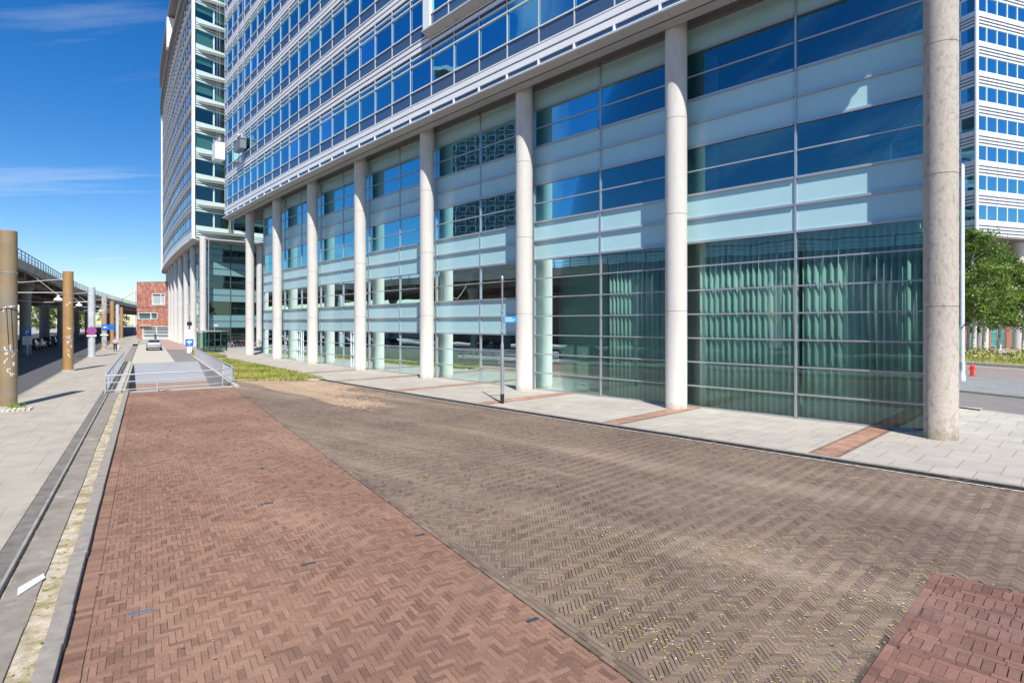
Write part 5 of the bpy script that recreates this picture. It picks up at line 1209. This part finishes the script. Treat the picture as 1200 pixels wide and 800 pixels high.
person(tuple(pc2), R(-ST_AZ + 20), dict(ell=(-.38, .0, 1.3), wrl=(-.20, .12, 1.42), hal=(-.12, .16, 1.45), elr=(.38, 0, 1.3), wrr=(.20, .12, 1.42), har=(.12, .16, 1.45)), navy, blk, dh, 'person in dark blue top standing beyond the silver car with elbows out')
wk = MAIN.pt(6.80, 1.65, 22.12); person(tuple(wk), R(-44), {}, blk, blk, mat('white_helmet', (.8, .8, .8), .4), 'worker in black with a white helmet standing in the grey mesh cradle')

# ------------------------------------------------------------------ street furniture
# slim grey sign pole on the pavement
P0 = GP(588.6, 472.5, PH); r = empty('sign_pole', tuple(P0), label='slim grey pole with black foot and small blue sign on the pavement', cat='sign')
g = MB(); g.lathe(P0, [(.085, 0), (.085, .42)], BLACK, 16); g.build('foot', r)
g = MB(); g.lathe(P0, [(.075, .42), (.075, 2.55), (.06, 2.62), (.045, 2.7), (.045, 5.35), (.06, 5.37), (.06, 5.55), (.03, 5.6)], STEEL, 16); g.build('shaft', r, smooth=True)
for z in (1.2, 1.75, 3.1, 4.0): g = MB(); g.lathe(P0, [(.09, z), (.09, z + .06)], ALU, 14); g.build('clamp', r)
dd = Vector((-P0.x, -P0.y, 0)).normalized(); rr_ = Vector((-dd.y, dd.x, 0)); 
g = MB(); plate(g, P0 + dd * .02, rr_, dd, .06, .64, 3.55, 3.83, mat('bright_blue_sign', (0.02, 0.30, 0.75), .4)); s_ = g.build('sign_panel', r)
g = MB()
for (x0, x1, z0) in ((.12, .42, 3.74), (.12, .56, 3.67), (.12, .50, 3.60)): 
    x = x0
    while x < x1: w = random.uniform(.02, .04); plate(g, P0 + dd * .026, rr_, dd, x, x + w, z0, z0 + .035, PAINTW, .003); x += w + .012
g.build('lettering', s_)
# tall light pole
P0 = GP(1128, 446, PH); r = empty('light_pole', tuple(P0), label='very tall slim white light pole in front of the birches', cat='light pole')
g = MB(); g.lathe(P0, [(.16, 0), (.16, .3), (.13, .4), (.11, 1.6), (.10, 13.2), (.04, 13.3)], mat('white_pole_paint', (.62, .64, .68), .4), 20); g.build('shaft', r, smooth=True)
g = MB(); g.box(P0 + Vector((0, 0, .9)), (.26, .2, .5), ALU); g.tube([P0 + Vector((-.17, -.1, 3.2)), P0 + Vector((.1, -.2, 3.6))], .03, BLACK); g.build('cabinet', r)
# hydrant
P0 = GP(1139.3, 440.5, PH); r = empty('fire_hydrant', tuple(P0), label='small red fire hydrant on the far pavement', cat='hydrant'); HR = mat('hydrant_red', (.70, .03, .015), .4)
g = MB(); g.lathe(P0, [(.17, 0), (.17, .06), (.11, .08), (.11, .56), (.14, .58), (.14, .63), (.11, .65), (.09, .74), (.03, .80)], HR, 18); g.build('barrel', r, smooth=True)
for s in (1, -1): g = MB(); g.cyl(P0 + Vector((s * .1, 0, .5)), P0 + Vector((s * .2, 0, .5)), .05, .05, HR, 12); g.build('outlet', r)
g = MB(); g.cyl(P0 + Vector((0, 0, .8)), P0 + Vector((0, 0, .86)), .03, .025, HR, 6); g.build('cap_nut', r)
# steel marker plates in the bricks
MKS = mat('worn_steel_plate', (.42, .46, .52), .3, .8, var=.1); MKD = mat('dark_steel_plate', (.07, .10, .13), .4, .5)
for (X_, Y_, m, lb, L_) in ((164.5, 718, MKS, 'shiny steel marker plate in the red bricks at lower left', .26), (624, 727, MKD, 'dark steel marker plate at the edge of the red bricks', .17), (362, 661, MKD, 'dark marker plate in the middle of the red bricks', .20), (313, 590, MKD, 'small dark marker plate farther up the red bricks', .24), (492, 627, MKD, 'dark marker plate near the brown brick border', .17)):
    p = GP(X_, Y_); g = MB(); g.box((p.x, p.y, .010), (L_, .055, .016), m, R(-ST_AZ) ); tag(g.build('marker_plate', bevel=.003), lb, 'marker plate', 'steel marker plates set in the bricks')
# glass shelter
sh0 = GP(245, 412.5); r = empty('glass_shelter', tuple(sh0), label='dark framed glass shelter between the far tower and the lawn', cat='shelter'); g = MB()
DKM = mat('dark_frame_metal', (.08, .09, .10), .5, .3); gg = MB()
ax = Vector((1, .15, 0)).normalized(); ay = Vector((-.15, 1, 0))
def SH(a, b, z): return sh0 + ax * a + ay * b + Vector((0, 0, z))
for a in (-1.4, -.7, 0, .7, 1.4):
    for b in (0, 2.2): g.box(SH(a, b, 1.3), (.09, .09, 2.6), DKM, R(8))
g.build('frame', r)
g = MB(); g.hexa([SH(-1.6, -.2, 2.6), SH(1.6, -.2, 2.6), SH(1.6, 2.4, 2.6), SH(-1.6, 2.4, 2.6), SH(-1.6, -.2, 2.72), SH(1.6, -.2, 2.72), SH(1.6, 2.4, 2.72), SH(-1.6, 2.4, 2.72)], ALU); g.build('roof', r)
for b in (0, 2.2): g = MB(); g.poly([SH(-1.4, b, .1), SH(1.4, b, .1), SH(1.4, b, 2.5), SH(-1.4, b, 2.5)], G_DARK); g.build('glass_wall', r)
g = MB(); g.cyl(SH(.3, 1, 2.7), SH(.3, 1, 3.4), .04, .04, ALU); g.box(SH(.5, 1, 3.4), (.5, .15, .12), PAINTW); g.build('lamp', r)
# white info pillar with blue square
P0 = GP(222, 413.5); dd = Vector((-P0.x, -P0.y, 0)).normalized(); rr_ = Vector((-dd.y, dd.x, 0)); r = empty('info_pillar', tuple(P0), label='white pillar with a blue square sign below the far tower columns', cat='sign')
g = MB(); plate(g, P0 + dd * .1, rr_, dd, -.24, .24, .0, 2.9, PAINTW, .3); g.build('pillar', r)
g = MB(); plate(g, P0 + dd * .13, rr_, dd, -.44, .44, .85, 1.72, BLUE, .03); g.build('blue_square', r)
g = MB(); q = P0 + dd * .137; plate(g, q, rr_, dd, -.07, .07, 1.02, 1.28, PAINTW, .005); g.poly([q + rr_ * (.3 * math.cos(a)) + Vector((0, 0, 1.28 + .26 * math.sin(a))) for a in np.linspace(0, math.pi, 12)], PAINTW); g.build('symbol', r)
g = MB(); g.cyl(P0 + Vector((0, 0, 2.9)), P0 + Vector((0, 0, 3.4)), .05, .05, DKM); g.box(P0 + Vector((0, 0, 3.6)), (.4, .4, .45), BLACK); g.build('camera_head', r, bevel=.05)
# bicycles
bk = empty('bicycle', (0, 0, 0), label='x', cat='bicycle', group='bicycles parked by the far tower'); TY = BLACK
for x, nm in ((-.52, 'wheel'), (.52, 'wheel')):
    g = MB(); pts = [Vector((x + .34 * math.cos(a), 0, .35 + .34 * math.sin(a))) for a in np.linspace(0, 2 * math.pi, 21)]; rr2 = []
    for i, p in enumerate(pts[:-1]):
        a = 2 * math.pi * i / 20; d = Vector((math.cos(a), 0, math.sin(a))); rr2.append([p + (d * math.cos(b) + Vector((0, 1, 0)) * math.sin(b)) * .02 for b in np.linspace(0, 2 * math.pi, 7)[:-1]])
    g.ring(rr2 + [rr2[0]], TY, False, False)
    for i in range(8): a = i * math.pi / 4; g.tube([(x, 0, .35), (x + .33 * math.cos(a), 0, .35 + .33 * math.sin(a))], .004, STEEL, 4)
    g.build(nm, bk)
FRM = mat('bike_frame_paint', (.10, .10, .12), .4); g = MB()
for a, b in (((-.52, 0, .35), (-.12, 0, .30)), ((-.52, 0, .35), (-.22, 0, .78)), ((-.12, 0, .30), (-.25, 0, .90)), ((-.12, 0, .30), (.36, 0, .72)), ((-.22, 0, .78), (.34, 0, .82)), ((.52, 0, .35), (.32, 0, .98))): g.tube([a, b], .018, FRM, 6)
g.build('frame', bk); g = MB(); g.tube([(.25, -.28, 1.02), (.34, -.1, 1.0), (.32, 0, 1.0), (.34, .1, 1.0), (.25, .28, 1.02)], .014, STEEL, 6); g.build('handlebar', bk)
g = MB(); g.box((-.28, 0, .94), (.26, .16, .06), BLACK); g.build('saddle', bk, bevel=.02)
g = MB(); g.tube([(-.12, -.15, .3), (-.12, .15, .3)], .012, STEEL); g.build('pedals', bk)
frames = [mat('red_bike_paint', (.6, .03, .03), .4), FRM, mat('white_bike_paint', (.7, .7, .7), .4)]
for k in range(10):
    p = Vector((-45.4, 85, 0)) + sa * (2.0 + k * .72) + Vector((sa.y, -sa.x, 0)) * (2.2 + .3 * (k % 2)); p.z = .10 if k > 5 else .02
    lab = ['leftmost bicycle, next to the glass shelter', 'second bicycle from the shelter', 'third bicycle from the shelter', 'fourth bicycle from the shelter, left of the red one', 'red bicycle near the middle of the row', 'bicycle just right of the red one', 'seventh bicycle from the shelter', 'eighth bicycle from the shelter', 'last but one bicycle before the concrete column', 'rightmost bicycle, next to the concrete column'][k]
    o = place(bk, USED, tuple(p), R(60) + random.uniform(-.3, .3), lab)
    for ch in o.children:
        if ch.name.startswith('frame') and k in (4, 1, 7):
            ch.data = ch.data.copy(); ch.data.materials[0] = frames[0 if k == 4 else 2]
# dark fence under the viaduct end, white coach-like building and far crane
g = MB(); g.hexa([S(196, -12, 0), S(210, -2.6, 0), S(210.2, -2.9, 0), S(196.2, -12.3, 0)] + [q + Vector((0, 0, 2.6)) for q in (S(196, -12, 0), S(210, -2.6, 0), S(210.2, -2.9, 0), S(196.2, -12.3, 0))], mat('dark_blue_hoarding', (.05, .07, .11), .6))
for k in range(12): 
    q = S(196 + 14 * k / 12, -12 + 9.4 * k / 12, 0) - SU * .08; g.box(q + Vector((0, 0, 1.3)), (.08, .08, 2.7), DKM)
tag(g.build('hoarding_fence'), 'dark blue hoarding closing the space under the far end of the viaduct', 'fence')
wb = empty('low_building', tuple(S(150, -46)), label='low grey building glimpsed between the viaduct pillars', cat='building')
g = MB(); LB = Path([tuple(S(230, -52)[:2]), tuple(S(70, -52)[:2])]); LB.bar(g, 0, 1, -8, 0, 0, 6, mat('grey_render_wall', (.22, .22, .22), .9, var=.1)); g.build('wall', wb); g = MB(); LB.bar(g, -.005, 1.005, -8.3, .3, 6, 6.3, SOFF); g.build('roof', wb)
for k in range(12): g = MB(); LB.bar(g, .04 + k * .08, .09 + k * .08, .01, .06, 1.2, 3.4, mat('dark_pane', (.04, .06, .08), .1)); g.build('window', wb)
BW = mat('dark_brick_wall', (0.13, 0.075, 0.055), .9, var=.2, scale=1)  # unseen dark row added so the ground-floor glass mirrors less bright horizon
for nm, u0, u1, v, h, lab in (('backdrop_building', -150, -62, -40, 15, 'long unseen brick building added to darken the glass reflections, farthest behind the camera'), ('backdrop_building', -58, 22, -42, 12, 'unseen dark brick building added beside the camera to darken the glass reflections'), ('backdrop_building', 26, 96, -44, 9, 'lower unseen brick building added behind the viaduct pillars to darken the glass reflections')):
    bb = empty(nm, tuple(S(u0, v)), label=lab, cat='building', group=None); BP = Path([tuple(S(u1, v)[:2]), tuple(S(u0, v)[:2])])
    g = MB(); BP.bar(g, 0, 1, -12, 0, 0, h, BW); g.build('wall', bb); g = MB(); BP.bar(g, -.003, 1.003, -12.3, .3, h, h + .4, ALU_D); g.build('roof', bb)
    L_ = u1 - u0
    for z in np.arange(1.2, h - 2, 3.4):
        for k in range(int(L_ / 7)): g = MB(); BP.bar(g, (k * 7 + 1.5) / L_, (k * 7 + 5) / L_, .01, .06, z, z + 1.8, MATS['dark_pane']); g.build('window', bb)
# tall building over the viaduct, mirrored in the upper windows
tb = empty('apartment_tower', (-150, 50, 0), label='tall dark apartment tower with white window grid, mirrored in the upper glass', cat='building')
tp = Path([(-139, 66), (-139, 36)])
tp = Path([(-139, 62), (-139, 38)])
g = MB(); tp.bar(g, 0, 1, -16, 0, 0, 78, mat('brown_tower_wall', (.16, .14, .13), .9, var=.2, scale=.3)); g.build('wall', tb)
TP2 = Path([(-139, 38), (-139, 62)])
wn = MB()
for k in range(24):
    for q in range(8):
        t0 = .03 + q * .122; wn = MB() if k * 8 + q >= 92 else wn
        z = 4 + k * 3.0
        gm = MB()
        P_ = Vector((-138.9, 38 + 24 * t0, z)); gm.hexa([P_, P_ + Vector((.12, 0, 0)), P_ + Vector((.12, 1.9, 0)), P_ + Vector((0, 1.9, 0)), P_ + Vector((0, 0, 1.7)), P_ + Vector((.12, 0, 1.7)), P_ + Vector((.12, 1.9, 1.7)), P_ + Vector((0, 1.9, 1.7))], PAINTW)
        Q_ = P_ + Vector((.121, .05, .05)); gm.poly([Q_, Q_ + Vector((0, 1.8, 0)), Q_ + Vector((0, 1.8, 1.6)), Q_ + Vector((0, 0, 1.6))], MATS['dark_pane'])
        if 9 <= k < 21: gm.build('window', tb)
g = MB(); tp.bar(g, -.02, 1.02, -16.4, .3, 78, 79, PAINTW); g.build('roof', tb)
# construction crane far away
CRN = mat('pale_crane_paint', (.72, .70, .70), .5); CRR = mat('crane_red', (.6, .12, .08), .5)
cd = 420.0
def CP(X_, Y_): return Vector(((X_ - 600) / 678 * cd, cd, EYE + (379.2 - Y_) / 678 * cd))
cb = CP(158.3, 341); r = empty('tower_crane', (cb.x, cb.y, 0), label='thin pale luffing crane far away above the viaduct', cat='crane')
g = MB(); g.box((cb.x, cb.y, cb.z / 2), (1.0, 1.0, cb.z), CRN); g.build('mast', r)
g = MB(); g.tube([cb, CP(140, 353)], .35, CRN, 4); g.build('jib', r); g = MB(); g.tube([cb, CP(155.5, 322)], .16, mat('crane_pink', (.6, .42, .42), .5), 4); g.build('a_frame', r)
g = MB(); g.box(tuple(cb + Vector((1.5, 0, 0))), (2.2, 1.5, 1.5), mat('crane_pink', (.6, .42, .42), .5)); g.build('counterweight', r)
bpy.context.view_layer.update()
